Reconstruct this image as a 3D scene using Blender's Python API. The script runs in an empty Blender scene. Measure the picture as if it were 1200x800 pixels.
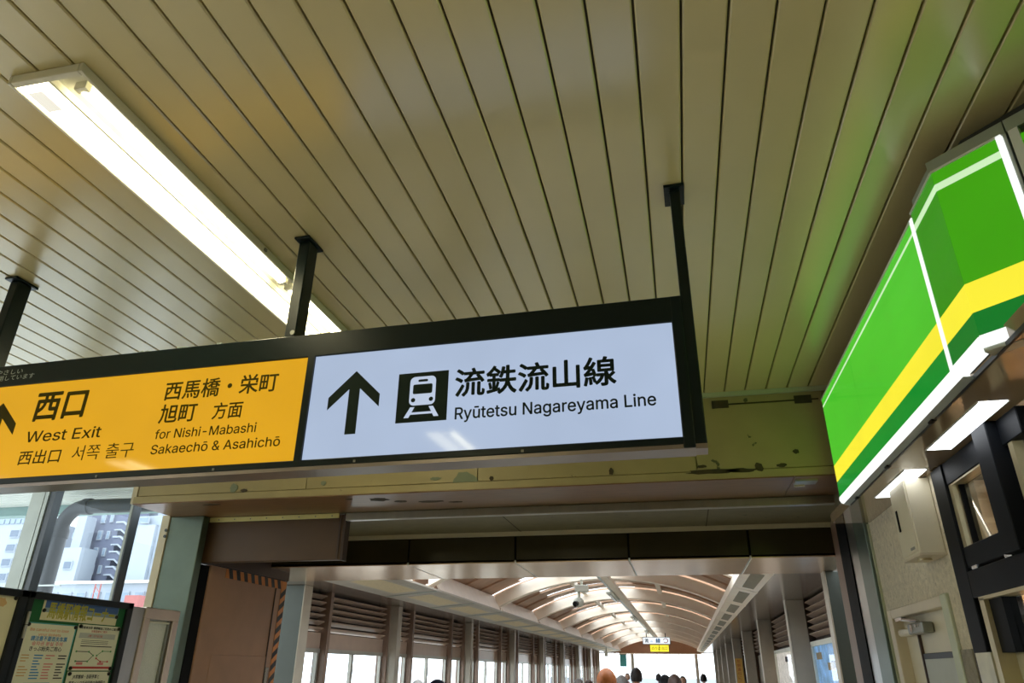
import bpy, bmesh, math, random
from mathutils import Vector, Matrix
from mathutils.geometry import interpolate_bezier, delaunay_2d_cdt
random.seed(7)
R = math.radians
sc = bpy.context.scene
col = sc.collection

# ------------------------------------------------------------------ camera
cam_d = bpy.data.cameras.new('camera')
cam_d.sensor_width = 36.0
cam_d.lens = 24.725
cam_d.clip_start = 0.02
cam_d.clip_end = 500
cam = bpy.data.objects.new('camera', cam_d)
col.objects.link(cam)
YAW, PITCH, ROLL = -0.22484753, 0.43698774, 0.01127154
fw = Vector((math.sin(YAW) * math.cos(PITCH), math.cos(YAW) * math.cos(PITCH), math.sin(PITCH)))
rt = Vector((math.cos(YAW), -math.sin(YAW), 0))
up = rt.cross(fw)
r2 = math.cos(ROLL) * rt + math.sin(ROLL) * up
u2 = -math.sin(ROLL) * rt + math.cos(ROLL) * up
m3 = Matrix((r2, u2, -fw)).transposed()
cam.matrix_world = Matrix.Translation((0, 0, 1.6)) @ m3.to_4x4()
sc.camera = cam

# ------------------------------------------------------------------ sky, exposure
world = bpy.data.worlds.new('overcast_sky')
sc.world = world
world.use_nodes = True
wn = world.node_tree.nodes
bg = wn['Background']
bg.inputs[0].default_value = (0.84, 0.93, 1.0, 1)
bg.inputs[1].default_value = 3.3
vs = sc.view_settings
vs.view_transform = 'Standard'
vs.look = 'None'
vs.exposure = 0.16
vs.gamma = 1.0
vs.use_curve_mapping = False
sc.cycles.use_denoising = True
sc.cycles.max_bounces = 8
sc.cycles.transparent_max_bounces = 24
sc.cycles.caustics_reflective = False
sc.cycles.caustics_refractive = False
sc.cycles.sample_clamp_indirect = 6.0

TUBE = 18.0        # radiance of the fluorescent tubes
DIFFUSER = 9.0    # radiance of the acrylic lamp covers
SIGN = 0.85       # radiance of the backlit hanging sign
FASCIA = 0.9      # radiance of the backlit shop fascia

# ------------------------------------------------------------------ materials
def srgb(r, g, b):
    f = lambda c: (c / 255 / 12.92) if c / 255 <= 0.04045 else ((c / 255 + 0.055) / 1.055) ** 2.4
    return (f(r), f(g), f(b), 1)

def mat(name, rgb, rough=0.5, metal=0.0, vary=0.06, scale=6.0, bump=0.0, bscale=60, stretch=None, dirt=None, spec=0.5, coat=0.0):
    m = bpy.data.materials.new(name)
    m.use_nodes = True
    nt = m.node_tree
    b = nt.nodes['Principled BSDF']
    c = srgb(*rgb)
    tc = nt.nodes.new('ShaderNodeTexCoord')
    mp = nt.nodes.new('ShaderNodeMapping')
    geo = nt.nodes.new('ShaderNodeNewGeometry')
    nt.links.new(geo.outputs['Position'], mp.inputs[0])
    if stretch:
        mp.inputs['Scale'].default_value = stretch
    nz = nt.nodes.new('ShaderNodeTexNoise')
    nz.inputs['Scale'].default_value = scale
    nz.inputs['Detail'].default_value = 4
    nt.links.new(mp.outputs[0], nz.inputs['Vector'])
    mr = nt.nodes.new('ShaderNodeMapRange')
    mr.inputs[1].default_value = 0.3; mr.inputs[2].default_value = 0.7
    mr.inputs[3].default_value = 1 - vary; mr.inputs[4].default_value = 1 + vary
    nt.links.new(nz.outputs[0], mr.inputs[0])
    mx = nt.nodes.new('ShaderNodeMixRGB')
    mx.blend_type = 'MULTIPLY'; mx.inputs[0].default_value = 1
    mx.inputs[1].default_value = c
    nt.links.new(mr.outputs[0], mx.inputs[2])
    out = mx.outputs[0]
    if dirt:
        # dirt = (rgb, scale, threshold) : irregular patches of another colour (chips, stains)
        n2 = nt.nodes.new('ShaderNodeTexNoise')
        n2.inputs['Scale'].default_value = dirt[1]
        n2.inputs['Detail'].default_value = 6
        nt.links.new(mp.outputs[0], n2.inputs['Vector'])
        r2_ = nt.nodes.new('ShaderNodeMapRange')
        r2_.inputs[1].default_value = dirt[2]; r2_.inputs[2].default_value = dirt[2] + 0.02
        nt.links.new(n2.outputs[0], r2_.inputs[0])
        m2 = nt.nodes.new('ShaderNodeMixRGB')
        nt.links.new(r2_.outputs[0], m2.inputs[0])
        nt.links.new(out, m2.inputs[1])
        m2.inputs[2].default_value = srgb(*dirt[0])
        out = m2.outputs[0]
    nt.links.new(out, b.inputs['Base Color'])
    b.inputs['Roughness'].default_value = rough
    b.inputs['Metallic'].default_value = metal
    b.inputs['Specular IOR Level'].default_value = spec
    if coat:
        b.inputs['Coat Weight'].default_value = coat
        b.inputs['Coat Roughness'].default_value = 0.05
    if bump:
        n3 = nt.nodes.new('ShaderNodeTexNoise')
        n3.inputs['Scale'].default_value = bscale
        n3.inputs['Detail'].default_value = 5
        nt.links.new(geo.outputs['Position'], n3.inputs['Vector'])
        bp = nt.nodes.new('ShaderNodeBump')
        bp.inputs['Strength'].default_value = bump
        bp.inputs['Distance'].default_value = 0.01
        nt.links.new(n3.outputs[0], bp.inputs['Height'])
        nt.links.new(bp.outputs[0], b.inputs['Normal'])
    return m

def emit(name, rgb, strength, rough=0.15, base=None, vary=0.04):
    m = bpy.data.materials.new(name)
    m.use_nodes = True
    nt = m.node_tree
    b = nt.nodes['Principled BSDF']
    c = srgb(*rgb)
    b.inputs['Base Color'].default_value = base or (0.02, 0.02, 0.02, 1)
    b.inputs['Roughness'].default_value = rough
    geo = nt.nodes.new('ShaderNodeNewGeometry')
    nz = nt.nodes.new('ShaderNodeTexNoise'); nz.inputs['Scale'].default_value = 3.0
    nt.links.new(geo.outputs['Position'], nz.inputs['Vector'])
    mr = nt.nodes.new('ShaderNodeMapRange')
    mr.inputs[1].default_value = 0.3; mr.inputs[2].default_value = 0.7
    mr.inputs[3].default_value = strength * (1 - vary); mr.inputs[4].default_value = strength * (1 + vary)
    nt.links.new(nz.outputs[0], mr.inputs[0])
    b.inputs['Emission Color'].default_value = c
    b.inputs['Specular IOR Level'].default_value = 0.35
    nt.links.new(mr.outputs[0], b.inputs['Emission Strength'])
    return m

def glass(name, tint=(0.95, 0.97, 0.98, 1), refl=0.10):
    m = bpy.data.materials.new(name)
    m.use_nodes = True
    nt = m.node_tree
    nt.nodes.remove(nt.nodes['Principled BSDF'])
    o = nt.nodes['Material Output']
    t = nt.nodes.new('ShaderNodeBsdfTransparent'); t.inputs[0].default_value = tint
    g = nt.nodes.new('ShaderNodeBsdfGlossy'); g.inputs['Roughness'].default_value = 0.02
    lw = nt.nodes.new('ShaderNodeLayerWeight'); lw.inputs[0].default_value = 0.5
    pw_ = nt.nodes.new('ShaderNodeMath'); pw_.operation = 'POWER'; pw_.inputs[1].default_value = 4.0
    fr = nt.nodes.new('ShaderNodeMath'); fr.operation = 'MULTIPLY_ADD'; fr.inputs[1].default_value = 0.35; fr.inputs[2].default_value = refl * 0.5
    nt.links.new(lw.outputs['Facing'], pw_.inputs[0]); nt.links.new(pw_.outputs[0], fr.inputs[0])
    mx = nt.nodes.new('ShaderNodeMixShader')
    nt.links.new(fr.outputs[0], mx.inputs[0])
    nt.links.new(t.outputs[0], mx.inputs[1]); nt.links.new(g.outputs[0], mx.inputs[2])
    nt.links.new(mx.outputs[0], o.inputs[0])
    return m

M = {}
M['plank'] = mat('painted_plank', (208, 195, 146), 0.25, vary=0.03, scale=2.0, spec=1.0)
M['plank'].node_tree.nodes['Principled BSDF'].inputs['IOR'].default_value = 1.75
M['plank_gap'] = mat('plank_shadow_gap', (70, 66, 52), 0.8)
M['cream'] = mat('cream_paint', (162, 148, 106), 0.45, vary=0.06, scale=5, dirt=((84, 82, 62), 9, 0.70))
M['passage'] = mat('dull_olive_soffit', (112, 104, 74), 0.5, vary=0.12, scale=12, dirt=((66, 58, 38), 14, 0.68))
M['cream_plain'] = mat('cream_paint_plain', (162, 148, 106), 0.45, vary=0.05)
M['soffit'] = mat('worn_brown_soffit', (116, 82, 50), 0.32, vary=0.18, scale=7, stretch=(0.6, 5, 5), dirt=((96, 60, 34), 10, 0.64))
M['chip_grey'] = mat('bare_grey_undercoat', (120, 128, 104), 0.7)
M['chip_dark'] = mat('rusted_undercoat', (62, 52, 34), 0.8, vary=0.2, scale=30)
M['rivet_strip'] = mat('pale_yellow_metal', (226, 216, 150), 0.35)
M['steel'] = mat('brushed_steel', (176, 176, 172), 0.28, 0.9, vary=0.06, scale=20, stretch=(1, 1, 0.1))
M['steel_soft'] = mat('satin_steel_panel', (244, 214, 186), 0.24, 0.85, vary=0.05, scale=3)
M['steel_green'] = mat('dull_steel_column', (98, 112, 101), 0.36, 0.55, vary=0.06, scale=8)
M['dark_panel'] = mat('dark_brown_glossy_panel', (50, 44, 26), 0.22, vary=0.08)
M['black'] = mat('black_rubber', (12, 12, 13), 0.6, spec=0.1)
M['brown_box'] = mat('brown_box_paint', (86, 62, 40), 0.42, vary=0.06)
M['brown_door'] = mat('brown_gate_paint', (168, 126, 97), 0.42, vary=0.07, scale=6, dirt=((52, 38, 30), 55, 0.76))
M['brown_dark'] = mat('dark_brown_edge', (74, 56, 46), 0.5)
M['orange_tape'] = mat('orange_tape', (206, 128, 62), 0.5)
M['tape_black'] = mat('black_tape', (26, 24, 24), 0.5)
M['sign_frame'] = mat('dark_green_black_frame', (18, 32, 34), 0.30, vary=0.1, scale=9, spec=0.25)
M['sign_under'] = mat('brushed_aluminium_strip', (150, 140, 136), 0.32, 0.8)
M['sign_yellow'] = emit('backlit_yellow', (226, 166, 24), SIGN, 0.06)
M['sign_white'] = emit('backlit_white', (176, 193, 220), SIGN, 0.06)
M['ink_olive'] = mat('olive_black_print', (70, 62, 6), 0.6, vary=0.02, spec=0.1)
M['ink_dark'] = mat('dark_green_print', (34, 48, 42), 0.6, vary=0.02, spec=0.1)
M['ink_white'] = emit('white_print_lit', (190, 204, 226), SIGN)
M['pale_print'] = mat('pale_print', (186, 196, 192), 0.5)
M['lamp_white'] = mat('lamp_housing_white', (226, 224, 210), 0.4)
M['lamp_inner'] = mat('lamp_reflector', (240, 240, 232), 0.25)
M['tube'] = emit('fluorescent_tube', (255, 244, 196), TUBE)
M['diffuser'] = emit('acrylic_diffuser', (255, 244, 198), DIFFUSER)
M['sticker'] = emit('sticker_print', (232, 228, 212), 1.0)
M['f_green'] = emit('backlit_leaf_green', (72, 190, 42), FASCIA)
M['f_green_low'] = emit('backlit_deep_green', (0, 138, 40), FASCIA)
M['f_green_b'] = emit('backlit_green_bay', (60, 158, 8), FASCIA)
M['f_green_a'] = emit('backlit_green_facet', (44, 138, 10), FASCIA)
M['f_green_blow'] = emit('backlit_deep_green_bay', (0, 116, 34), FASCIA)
M['f_yellow'] = emit('backlit_yellow_band', (250, 236, 56), FASCIA)
M['f_white'] = emit('backlit_white_edge', (252, 255, 250), FASCIA * 1.1)
M['f_paleline'] = emit('backlit_pale_line', (206, 240, 190), FASCIA)
M['alu'] = mat('grey_aluminium_trim', (170, 178, 172), 0.35, 0.6)
M['sign_case'] = mat('dark_sign_case', (58, 60, 58), 0.5)
M['bulkhead'] = mat('dark_bulkhead', (54, 54, 48), 0.8)
M['alu_white'] = mat('white_lacquered_trim', (226, 230, 226), 0.3)
M['shop_soffit'] = mat('glossy_beige_soffit', (150, 128, 100), 0.14, vary=0.04, coat=0.5)
M['led'] = emit('led_panel', (246, 250, 255), 5.5)
M['shop_fill'] = emit('added_shop_lamp', (255, 240, 220), 30.0)  # glow of the lamp added inside the shop
M['stucco'] = mat('rough_cream_stucco', (206, 196, 172), 0.6, vary=0.16, scale=34, bump=1.0, bscale=62, dirt=((150, 140, 116), 60, 0.66))
M['stucco_dirty'] = mat('grimy_stucco', (140, 134, 118), 0.7, vary=0.2, scale=30, bump=0.7, bscale=90)
M['beige_metal'] = mat('beige_enamel', (214, 206, 182), 0.4, vary=0.04)
M['beige_frame'] = mat('beige_door_frame', (206, 194, 170), 0.4, vary=0.05)
M['greenish_trim'] = mat('pale_green_trim', (182, 188, 160), 0.4)
M['closer'] = mat('grey_closer_metal', (136, 138, 132), 0.35, 0.5)
M['navy_frame'] = mat('blue_black_frame', (13, 16, 21), 0.55, spec=0.15)
M['brass_strip'] = mat('pale_gold_strip', (196, 184, 148), 0.3, 0.5)
M['wood'] = mat('orange_wood', (206, 146, 84), 0.4, vary=0.14, scale=4, stretch=(8, 8, 0.6))
M['wood_pale'] = mat('pale_wood', (222, 180, 130), 0.4, vary=0.08, scale=4, stretch=(1, 8, 8))
M['shop_wall'] = mat('shop_grey_wall', (120, 124, 112), 0.5)
M['tile_wall'] = mat('marbled_tile', (196, 190, 160), 0.3, vary=0.2, scale=7)
M['glass'] = glass('clear_glass', refl=0.035)
M['glass_dark'] = glass('shop_glass', (0.86, 0.86, 0.84, 1), 0.14)
M['win_frame'] = mat('grey_window_frame', (146, 152, 144), 0.4, 0.4)
M['win_dark'] = mat('dark_window_gasket', (52, 60, 66), 0.4)
M['beige_jamb'] = mat('beige_jamb', (196, 186, 158), 0.5)
M['board_frame'] = mat('charcoal_board_frame', (30, 34, 38), 0.4, spec=0.3)
M['board_green'] = mat('green_baize', (22, 92, 52), 0.8, bump=0.2, bscale=300)
M['board_cream'] = mat('cream_board', (222, 216, 186), 0.6)
M['paper'] = mat('poster_paper', (226, 226, 206), 0.7, vary=0.03)
M['paper_teal'] = mat('poster_teal_edge', (90, 168, 172), 0.7)
M['paper_grey'] = mat('poster_grey_box', (186, 190, 186), 0.7)
M['title_blue'] = mat('title_blue', (60, 96, 158), 0.5)
M['title_mid'] = mat('title_midtone', (140, 160, 172), 0.5)
M['title_cream'] = mat('title_cream', (222, 216, 182), 0.5)
M['title_ink'] = mat('title_gold_ink', (170, 164, 58), 0.5)
for n, c in dict(orange=(224, 150, 104), blue=(46, 132, 196), pink=(214, 130, 130), ink=(40, 40, 44), red=(190, 66, 62), green=(90, 150, 90), tan=(208, 170, 120)).items():
    M['p_' + n] = mat('print_' + n, c, 0.6, vary=0.02)
M['pin'] = mat('black_pin', (18, 18, 18), 0.4)
M['speckle'] = mat('speckled_pale_panel', (226, 229, 226), 0.5, vary=0.1, scale=160, dirt=((80, 74, 60), 70, 0.72))
M['steel_warm'] = mat('warm_stainless_frame', (206, 190, 176), 0.28, 0.8)
M['col_grey'] = mat('grey_column_paint', (172, 161, 146), 0.45, vary=0.06, dirt=((120, 78, 44), 9, 0.74))
M['col_shade'] = mat('shaded_steel_column', (92, 96, 90), 0.4, 0.3, vary=0.06)  # shade on the nearest columns, put into the colour
M['col_lit'] = mat('lit_column_edge', (206, 194, 176), 0.45)  # lit inner column faces, painted as pale strips
M['louver'] = mat('brown_louver', (190, 164, 146), 0.3, vary=0.06)
M['louver_dark'] = mat('louver_backing', (60, 46, 38), 0.7)
M['mullion'] = mat('brown_mullion', (140, 114, 98), 0.45)
M['sash'] = mat('silver_sash', (190, 186, 176), 0.35, 0.4)
M['corr_soffit'] = mat('glossy_grey_soffit', (182, 166, 154), 0.18, 0.6, vary=0.03)
M['vault_white'] = mat('white_vault_paint', (255, 240, 222), 0.85, vary=0.03, spec=0.15)
M['vault_panel'] = mat('beige_side_panel', (236, 220, 206), 0.5, vary=0.05)
M['purlin'] = mat('brown_roof_strip', (182, 144, 116), 0.5, vary=0.1)
M['grille'] = mat('woven_grille', (206, 186, 146), 0.6, vary=0.35, scale=60, stretch=(1, 3, 1))
M['grille_r'] = mat('grey_woven_grille', (150, 140, 118), 0.6, vary=0.35, scale=60, stretch=(1, 3, 1))
M['gable'] = mat('brown_gable', (152, 104, 72), 0.5)
M['mini_white'] = emit('small_sign_white', (240, 248, 255), 1.0)
M['mini_yellow'] = emit('small_sign_yellow', (255, 236, 60), 1.0)
M['pipe'] = mat('grey_drain_pipe', (46, 56, 64), 0.5)
M['ribs'] = mat('ribbed_canopy', (206, 210, 202), 0.5)
M['ribs_dark'] = mat('canopy_groove', (160, 164, 158), 0.6)
M['gutter'] = mat('teal_gutter', (112, 150, 146), 0.5)
M['b_white'] = mat('white_render', (158, 166, 176), 0.7, vary=0.03, scale=0.3)
M['b_grey'] = mat('blue_grey_cladding', (96, 102, 122), 0.7, vary=0.04, scale=0.4)
M['b_win'] = mat('building_window', (128, 144, 160), 0.2)
M['b_windark'] = mat('dark_building_window', (88, 102, 120), 0.2)
M['red'] = mat('faded_red_container', (168, 100, 96), 0.6)
M['floor'] = mat('speckled_floor', (212, 206, 192), 0.4, vary=0.08, scale=30)
M['ground'] = mat('pale_concrete_ground', (206, 208, 204), 0.9)
M['hall'] = mat('hall_wall_paint', (200, 194, 176), 0.6)
M['ad_blue'] = mat('ad_blue_print', (110, 150, 190), 0.3, vary=0.5, scale=7)
M['ad_pink'] = mat('ad_pale_print', (210, 200, 190), 0.3, vary=0.3, scale=9)
for k_ in ('ad_blue', 'ad_pink'):   # lit advertising cases
    nt_ = M[k_].node_tree; b_ = nt_.nodes['Principled BSDF']
    nt_.links.new(b_.inputs['Base Color'].links[0].from_socket, b_.inputs['Emission Color']); b_.inputs['Emission Strength'].default_value = 0.9
M['strip_grey'] = mat('grey_beige_strip', (166, 155, 142), 0.5)
M['strip_orange'] = mat('orange_notice', (232, 186, 96), 0.6)
M['teal_far'] = mat('teal_panel', (70, 150, 150), 0.6)
M['chrome'] = mat('chrome', (210, 210, 210), 0.12, 1.0)
M['lens'] = mat('camera_lens', (16, 16, 20), 0.08)
M['skin'] = mat('skin', (214, 168, 140), 0.5, vary=0.03)
M['eye'] = mat('eye_dark', (30, 24, 22), 0.3)
M['lip'] = mat('lip', (176, 104, 96), 0.5)
for n, c in dict(red_hair=(196, 112, 52), black_hair=(44, 34, 32), grey_hair=(140, 132, 126), brown_hair=(82, 60, 50), white_hair=(196, 190, 184), navy=(24, 34, 74), white=(234, 234, 230), blue=(84, 124, 176), black=(32, 32, 36), khaki=(160, 146, 118), grey=(120, 124, 130), pink=(212, 160, 152), denim=(60, 74, 104)).items():
    M['c_' + n] = mat('cloth_' + n, c, 0.8 if 'hair' not in n else 0.5, vary=0.12, scale=40)

# ------------------------------------------------------------------ mesh helpers
def wmat(o):
    m = o.matrix_basis.copy()
    p = o.parent
    while p:
        m = p.matrix_basis @ m
        p = p.parent
    return m

class MB:
    def __init__(s): s.v, s.f, s.sm = [], [], False
    def poly(s, vs, fs):
        n = len(s.v)
        s.v += [tuple(p) for p in vs]
        s.f += [tuple(i + n for i in q) for q in fs]
        return s
    def box(s, x0, x1, y0, y1, z0, z1, rot=None, c=None):
        P = [(x, y, z) for z in (z0, z1) for y in (y0, y1) for x in (x0, x1)]
        if rot is not None:
            c = Vector(c or ((x0 + x1) / 2, (y0 + y1) / 2, (z0 + z1) / 2))
            P = [rot @ (Vector(p) - c) + c for p in P]
        return s.poly(P, [(0, 2, 3, 1), (4, 5, 7, 6), (0, 1, 5, 4), (2, 6, 7, 3), (0, 4, 6, 2), (1, 3, 7, 5)])
    def prism(s, pts, a, b, axis='y'):
        # extrude the closed outline pts (2 coords) between a and b along axis
        def mk(p, t):
            return {'y': (p[0], t, p[1]), 'x': (t, p[0], p[1]), 'z': (p[0], p[1], t)}[axis]
        n = len(pts)
        V = [mk(p, a) for p in pts] + [mk(p, b) for p in pts]
        F = [tuple(range(n)), tuple(range(2 * n - 1, n - 1, -1))]
        F += [(i, i + n, (i + 1) % n + n, (i + 1) % n) for i in range(n)]
        return s.poly(V, F)
    def tube(s, pts, r, n=12, cap=True):
        pts = [Vector(p) for p in pts]
        rs = r if isinstance(r, (list, tuple)) else [r] * len(pts)
        V, F = [], []
        ref = None
        for i, p in enumerate(pts):
            d = (pts[min(i + 1, len(pts) - 1)] - pts[max(i - 1, 0)]).normalized()
            if ref is None or abs(ref.dot(d)) > 0.95:
                ref = Vector((0, 0, 1)) if abs(d.z) < 0.9 else Vector((1, 0, 0))
            u = d.cross(ref).normalized(); w = u.cross(d)
            ref = w
            for k in range(n):
                a = 2 * math.pi * k / n
                V.append(p + rs[i] * (math.cos(a) * u + math.sin(a) * w))
        for i in range(len(pts) - 1):
            for k in range(n):
                F.append((i * n + k, i * n + (k + 1) % n, (i + 1) * n + (k + 1) % n, (i + 1) * n + k))
        if cap:
            F.append(tuple(range(n - 1, -1, -1))); F.append(tuple((len(pts) - 1) * n + k for k in range(n)))
        s.sm = True
        return s.poly(V, F)
    def ball(s, c, r, seg=20, rings=12, z0=-1, z1=1):
        r = Vector(r) if not isinstance(r, (int, float)) else Vector((r, r, r))
        V, F = [], []
        for i in range(rings + 1):
            t = z0 + (z1 - z0) * i / rings
            ang = math.asin(max(-1, min(1, t))) if False else (-math.pi / 2 + math.pi * ((z0 + 1) / 2 + (z1 - z0) / 2 * i / rings))
            for k in range(seg):
                a = 2 * math.pi * k / seg
                V.append((c[0] + r.x * math.cos(ang) * math.cos(a), c[1] + r.y * math.cos(ang) * math.sin(a), c[2] + r.z * math.sin(ang)))
        for i in range(rings):
            for k in range(seg):
                F.append((i * seg + k, i * seg + (k + 1) % seg, (i + 1) * seg + (k + 1) % seg, (i + 1) * seg + k))
        F.append(tuple(range(seg - 1, -1, -1))); F.append(tuple(rings * seg + k for k in range(seg)))
        s.sm = True
        return s.poly(V, F)
    def build(s, name, m, parent=None, bevel=0.0, local=False, origin=None):
        me = bpy.data.meshes.new(name)
        V = [Vector(p) for p in s.v]
        loc = Vector((0, 0, 0))
        if parent is not None:
            if not local:
                inv = wmat(parent).inverted()
                V = [inv @ p for p in V]
        elif origin is not None:
            loc = Vector(origin); V = [p - loc for p in V]
        else:
            lo = Vector([min(p[i] for p in V) for i in range(3)]); hi = Vector([max(p[i] for p in V) for i in range(3)])
            loc = Vector(((lo.x + hi.x) / 2, (lo.y + hi.y) / 2, lo.z)); V = [p - loc for p in V]
        me.from_pydata([tuple(p) for p in V], [], s.f)
        bm = bmesh.new(); bm.from_mesh(me)
        bmesh.ops.recalc_face_normals(bm, faces=bm.faces)
        if bevel:
            bmesh.ops.bevel(bm, geom=[e for e in bm.edges if len(e.link_faces) == 2 and e.calc_face_angle(0) > 0.5], offset=bevel, segments=1, affect='EDGES', profile=0.7)
        bm.to_mesh(me); bm.free()
        if s.sm:
            for p in me.polygons: p.use_smooth = True
            me.set_sharp_from_angle(angle=R(40))
        me.materials.append(M[m] if isinstance(m, str) else m)
        o = bpy.data.objects.new(name, me)
        o.location = loc
        o.parent = parent
        col.objects.link(o)
        return o

def B(*a): return MB().box(*a)

def tag(o, label, cat, group=None, kind=None):
    o['label'] = label; o['category'] = cat
    if group: o['group'] = group
    if kind: o['kind'] = kind
    return o

def thing(name, label, cat, loc=(0, 0, 0), rz=0.0, group=None, kind=None):
    o = bpy.data.objects.new(name, None)
    o.empty_display_size = 0.1
    o.location = loc; o.rotation_euler = (0, 0, rz)
    o.matrix_basis = Matrix.Translation(loc) @ Matrix.Rotation(rz, 4, 'Z')
    col.objects.link(o)
    return tag(o, label, cat, group, kind)

def struct(name, mb, m, label, cat, bevel=0.0):
    return tag(mb.build(name, m, bevel=bevel), label, cat, kind='structure')

def copy_tree(o, parent=None):
    c = o.copy(); col.objects.link(c)
    if parent: c.parent = parent
    for ch in list(o.children): copy_tree(ch, c)
    return c

def share(o, parent, loc):
    c = o.copy(); c.parent = parent; c.location = loc; col.objects.link(c); return c

# lettering: built-in font outlines turned into flat meshes
_tc = {}
try:   # the sans serif face that ships with Blender itself; falls back to the built-in one
    LATIN = bpy.data.fonts.load(bpy.utils.system_resource('DATAFILES', path='fonts') + '/Inter.woff2')
except Exception:
    LATIN = None
def glyphs(s):
    if s in _tc: return _tc[s]
    c = bpy.data.curves.new('lettering', 'FONT'); c.body = s; c.size = 1; c.resolution_u = 3
    lat = LATIN and all(ord(ch) < 0x300 for ch in s)
    if lat: c.font = LATIN
    o = bpy.data.objects.new('lettering', c); col.objects.link(o)
    dg = bpy.context.evaluated_depsgraph_get(); dg.update()
    if lat:
        cu = o.to_curve(dg)
        loops = []
        for sp in cu.splines:
            P = []
            if sp.type == 'BEZIER':
                bp_ = sp.bezier_points; n = len(bp_)
                for i in range(n):
                    a_, b_ = bp_[i], bp_[(i + 1) % n]
                    P += [tuple(q)[:2] for q in interpolate_bezier(a_.co, a_.handle_right, b_.handle_left, b_.co, 5)[:-1]]
            else:
                P = [tuple(q.co)[:2] for q in sp.points]
            Q = [p for i, p in enumerate(P) if math.dist(p, P[i - 1]) > 1e-5]
            if len(Q) > 2: loops.append(Q)
        o.to_curve_clear()
        pts_, eds = [], []
        for P in loops:
            b0 = len(pts_); pts_ += [Vector(p) for p in P]
            eds += [(b0 + i, b0 + (i + 1) % len(P)) for i in range(len(P))]
        vo, eo, fo = delaunay_2d_cdt(pts_, eds, [], 0, 1e-5)[:3]
        bbs = [(min(p[0] for p in P), max(p[0] for p in P), min(p[1] for p in P), max(p[1] for p in P), P) for P in loops]
        def wind(x, y):
            w = 0
            for x0_, x1_, y0_, y1_, P in bbs:
                if not (x0_ < x < x1_ and y0_ < y < y1_): continue
                for i in range(len(P)):
                    (xa, ya), (xb, yb) = P[i - 1], P[i]
                    if (ya > y) != (yb > y) and x < (xb - xa) * (y - ya) / (yb - ya) + xa: w += 1 if yb > ya else -1
            return w
        V = [(p.x, p.y, 0) for p in vo]; F = []
        for f in fo:
            cx = sum(vo[i].x for i in f) / len(f); cy = sum(vo[i].y for i in f) / len(f)
            if wind(cx, cy) != 0: F.append(tuple(f))
        used = sorted({i for f in F for i in f}); ix = {k: n for n, k in enumerate(used)}
        V = [V[k] for k in used]; F = [tuple(ix[i] for i in f) for f in F]
    else:
        me = bpy.data.meshes.new_from_object(o.evaluated_get(dg))
        V = [tuple(v.co) for v in me.vertices]; F = [tuple(p.vertices) for p in me.polygons]
        bpy.data.meshes.remove(me)
    bpy.data.objects.remove(o); bpy.data.curves.remove(c)
    _tc[s] = (V, F)
    return V, F

def letter(s, m, parent, place, u0, u1, v0, v1, cap=False, off=0.012, name='lettering', label=None, nrm=(0, -1, 0), split=False):
    # place(u, v) -> local point; the string fills u0..u1; v0 is the baseline (cap=True) or the box bottom
    # off > 0 thickens the strokes by layering slightly shifted copies
    V, F = glyphs(s)
    x0 = min(p[0] for p in V); x1 = max(p[0] for p in V)
    if cap: y0, y1 = 0.0, 0.728
    else: y0 = min(p[1] for p in V); y1 = max(p[1] for p in V)
    sh = [(0, 0)]
    if off > 0: sh = [(off * math.cos(R(a)), off * math.sin(R(a))) for a in range(0, 360, 45)]
    if split:   # one part per character (full-width characters advance one em each)
        for n in range(len(s)):
            fs = [f for f in F if n <= sum(V[i][0] for i in f) / len(f) < n + 1]
            if not fs: continue
            us = sorted({i for f in fs for i in f}); ix = {k: j for j, k in enumerate(us)}
            mb = MB()
            for k, (dx, dy) in enumerate(sh):
                mb.poly([Vector(place(u0 + (V[i][0] + dx - x0) / (x1 - x0) * (u1 - u0), v0 + (V[i][1] + dy - y0) / (y1 - y0) * (v1 - v0))) + Vector(nrm) * (k * 4e-5) for i in us], [tuple(ix[i] for i in f) for f in fs])
            o = mb.build('character', m, parent, local=True)
        return o
    mb = MB()
    for k, (dx, dy) in enumerate(sh):
        P = [Vector(place(u0 + (p[0] + dx - x0) / (x1 - x0) * (u1 - u0), v0 + (p[1] + dy - y0) / (y1 - y0) * (v1 - v0))) + Vector(nrm) * (k * 4e-5) for p in V]
        mb.poly(P, F)
    o = mb.build(name, m, parent, local=True)
    if label: o['label'] = label
    return o

# ================================================================== STRUCTURE
floor = struct('floor', B(-7.5, 3.4, -7, 36.4, -0.12, 0.0), 'floor', 'grey speckled station floor below the frame', 'floor')
ground = struct('ground', B(-140, 90, -60, 160, -6.2, -6.0), 'ground', 'asphalt ground far below outside the windows', 'ground')

# ---- ceiling of painted planks
CZ = 3.2
PITCH_P = 0.1245
ceiling = struct('ceiling', B(-6.35, 2.4, -3.4, 4.36, CZ + 0.016, CZ + 0.10), 'plank_gap', 'beige ceiling of long narrow planks with dark grooves', 'ceiling')
x_ref = -1.484
k0 = -39; k1 = 31
proto = None
for k in range(k0, k1):
    xa = x_ref + k * PITCH_P
    w = PITCH_P - 0.0075
    if proto is None:
        mb = MB().prism([(xa + 0.0035, CZ + 0.016), (xa + 0.0035, CZ + 0.004), (xa + 0.0075, CZ), (xa + w - 0.0005, CZ), (xa + w + 0.004, CZ + 0.004), (xa + w + 0.004, CZ + 0.016)], -3.4, 4.35, 'y')
        proto = mb.build('plank', 'plank', ceiling)
        base_k = k
    else:
        share(proto, ceiling, (proto.location.x + (k - base_k) * PITCH_P, proto.location.y, proto.location.z))
# ceiling edge trim against the beam
struct('trim_1', B(-3.75, 2.0, 4.328, 4.349, 3.172, 3.199), 'greenish_trim', 'thin pale green edge trim between plank ceiling and cream beam', 'trim')

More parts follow.
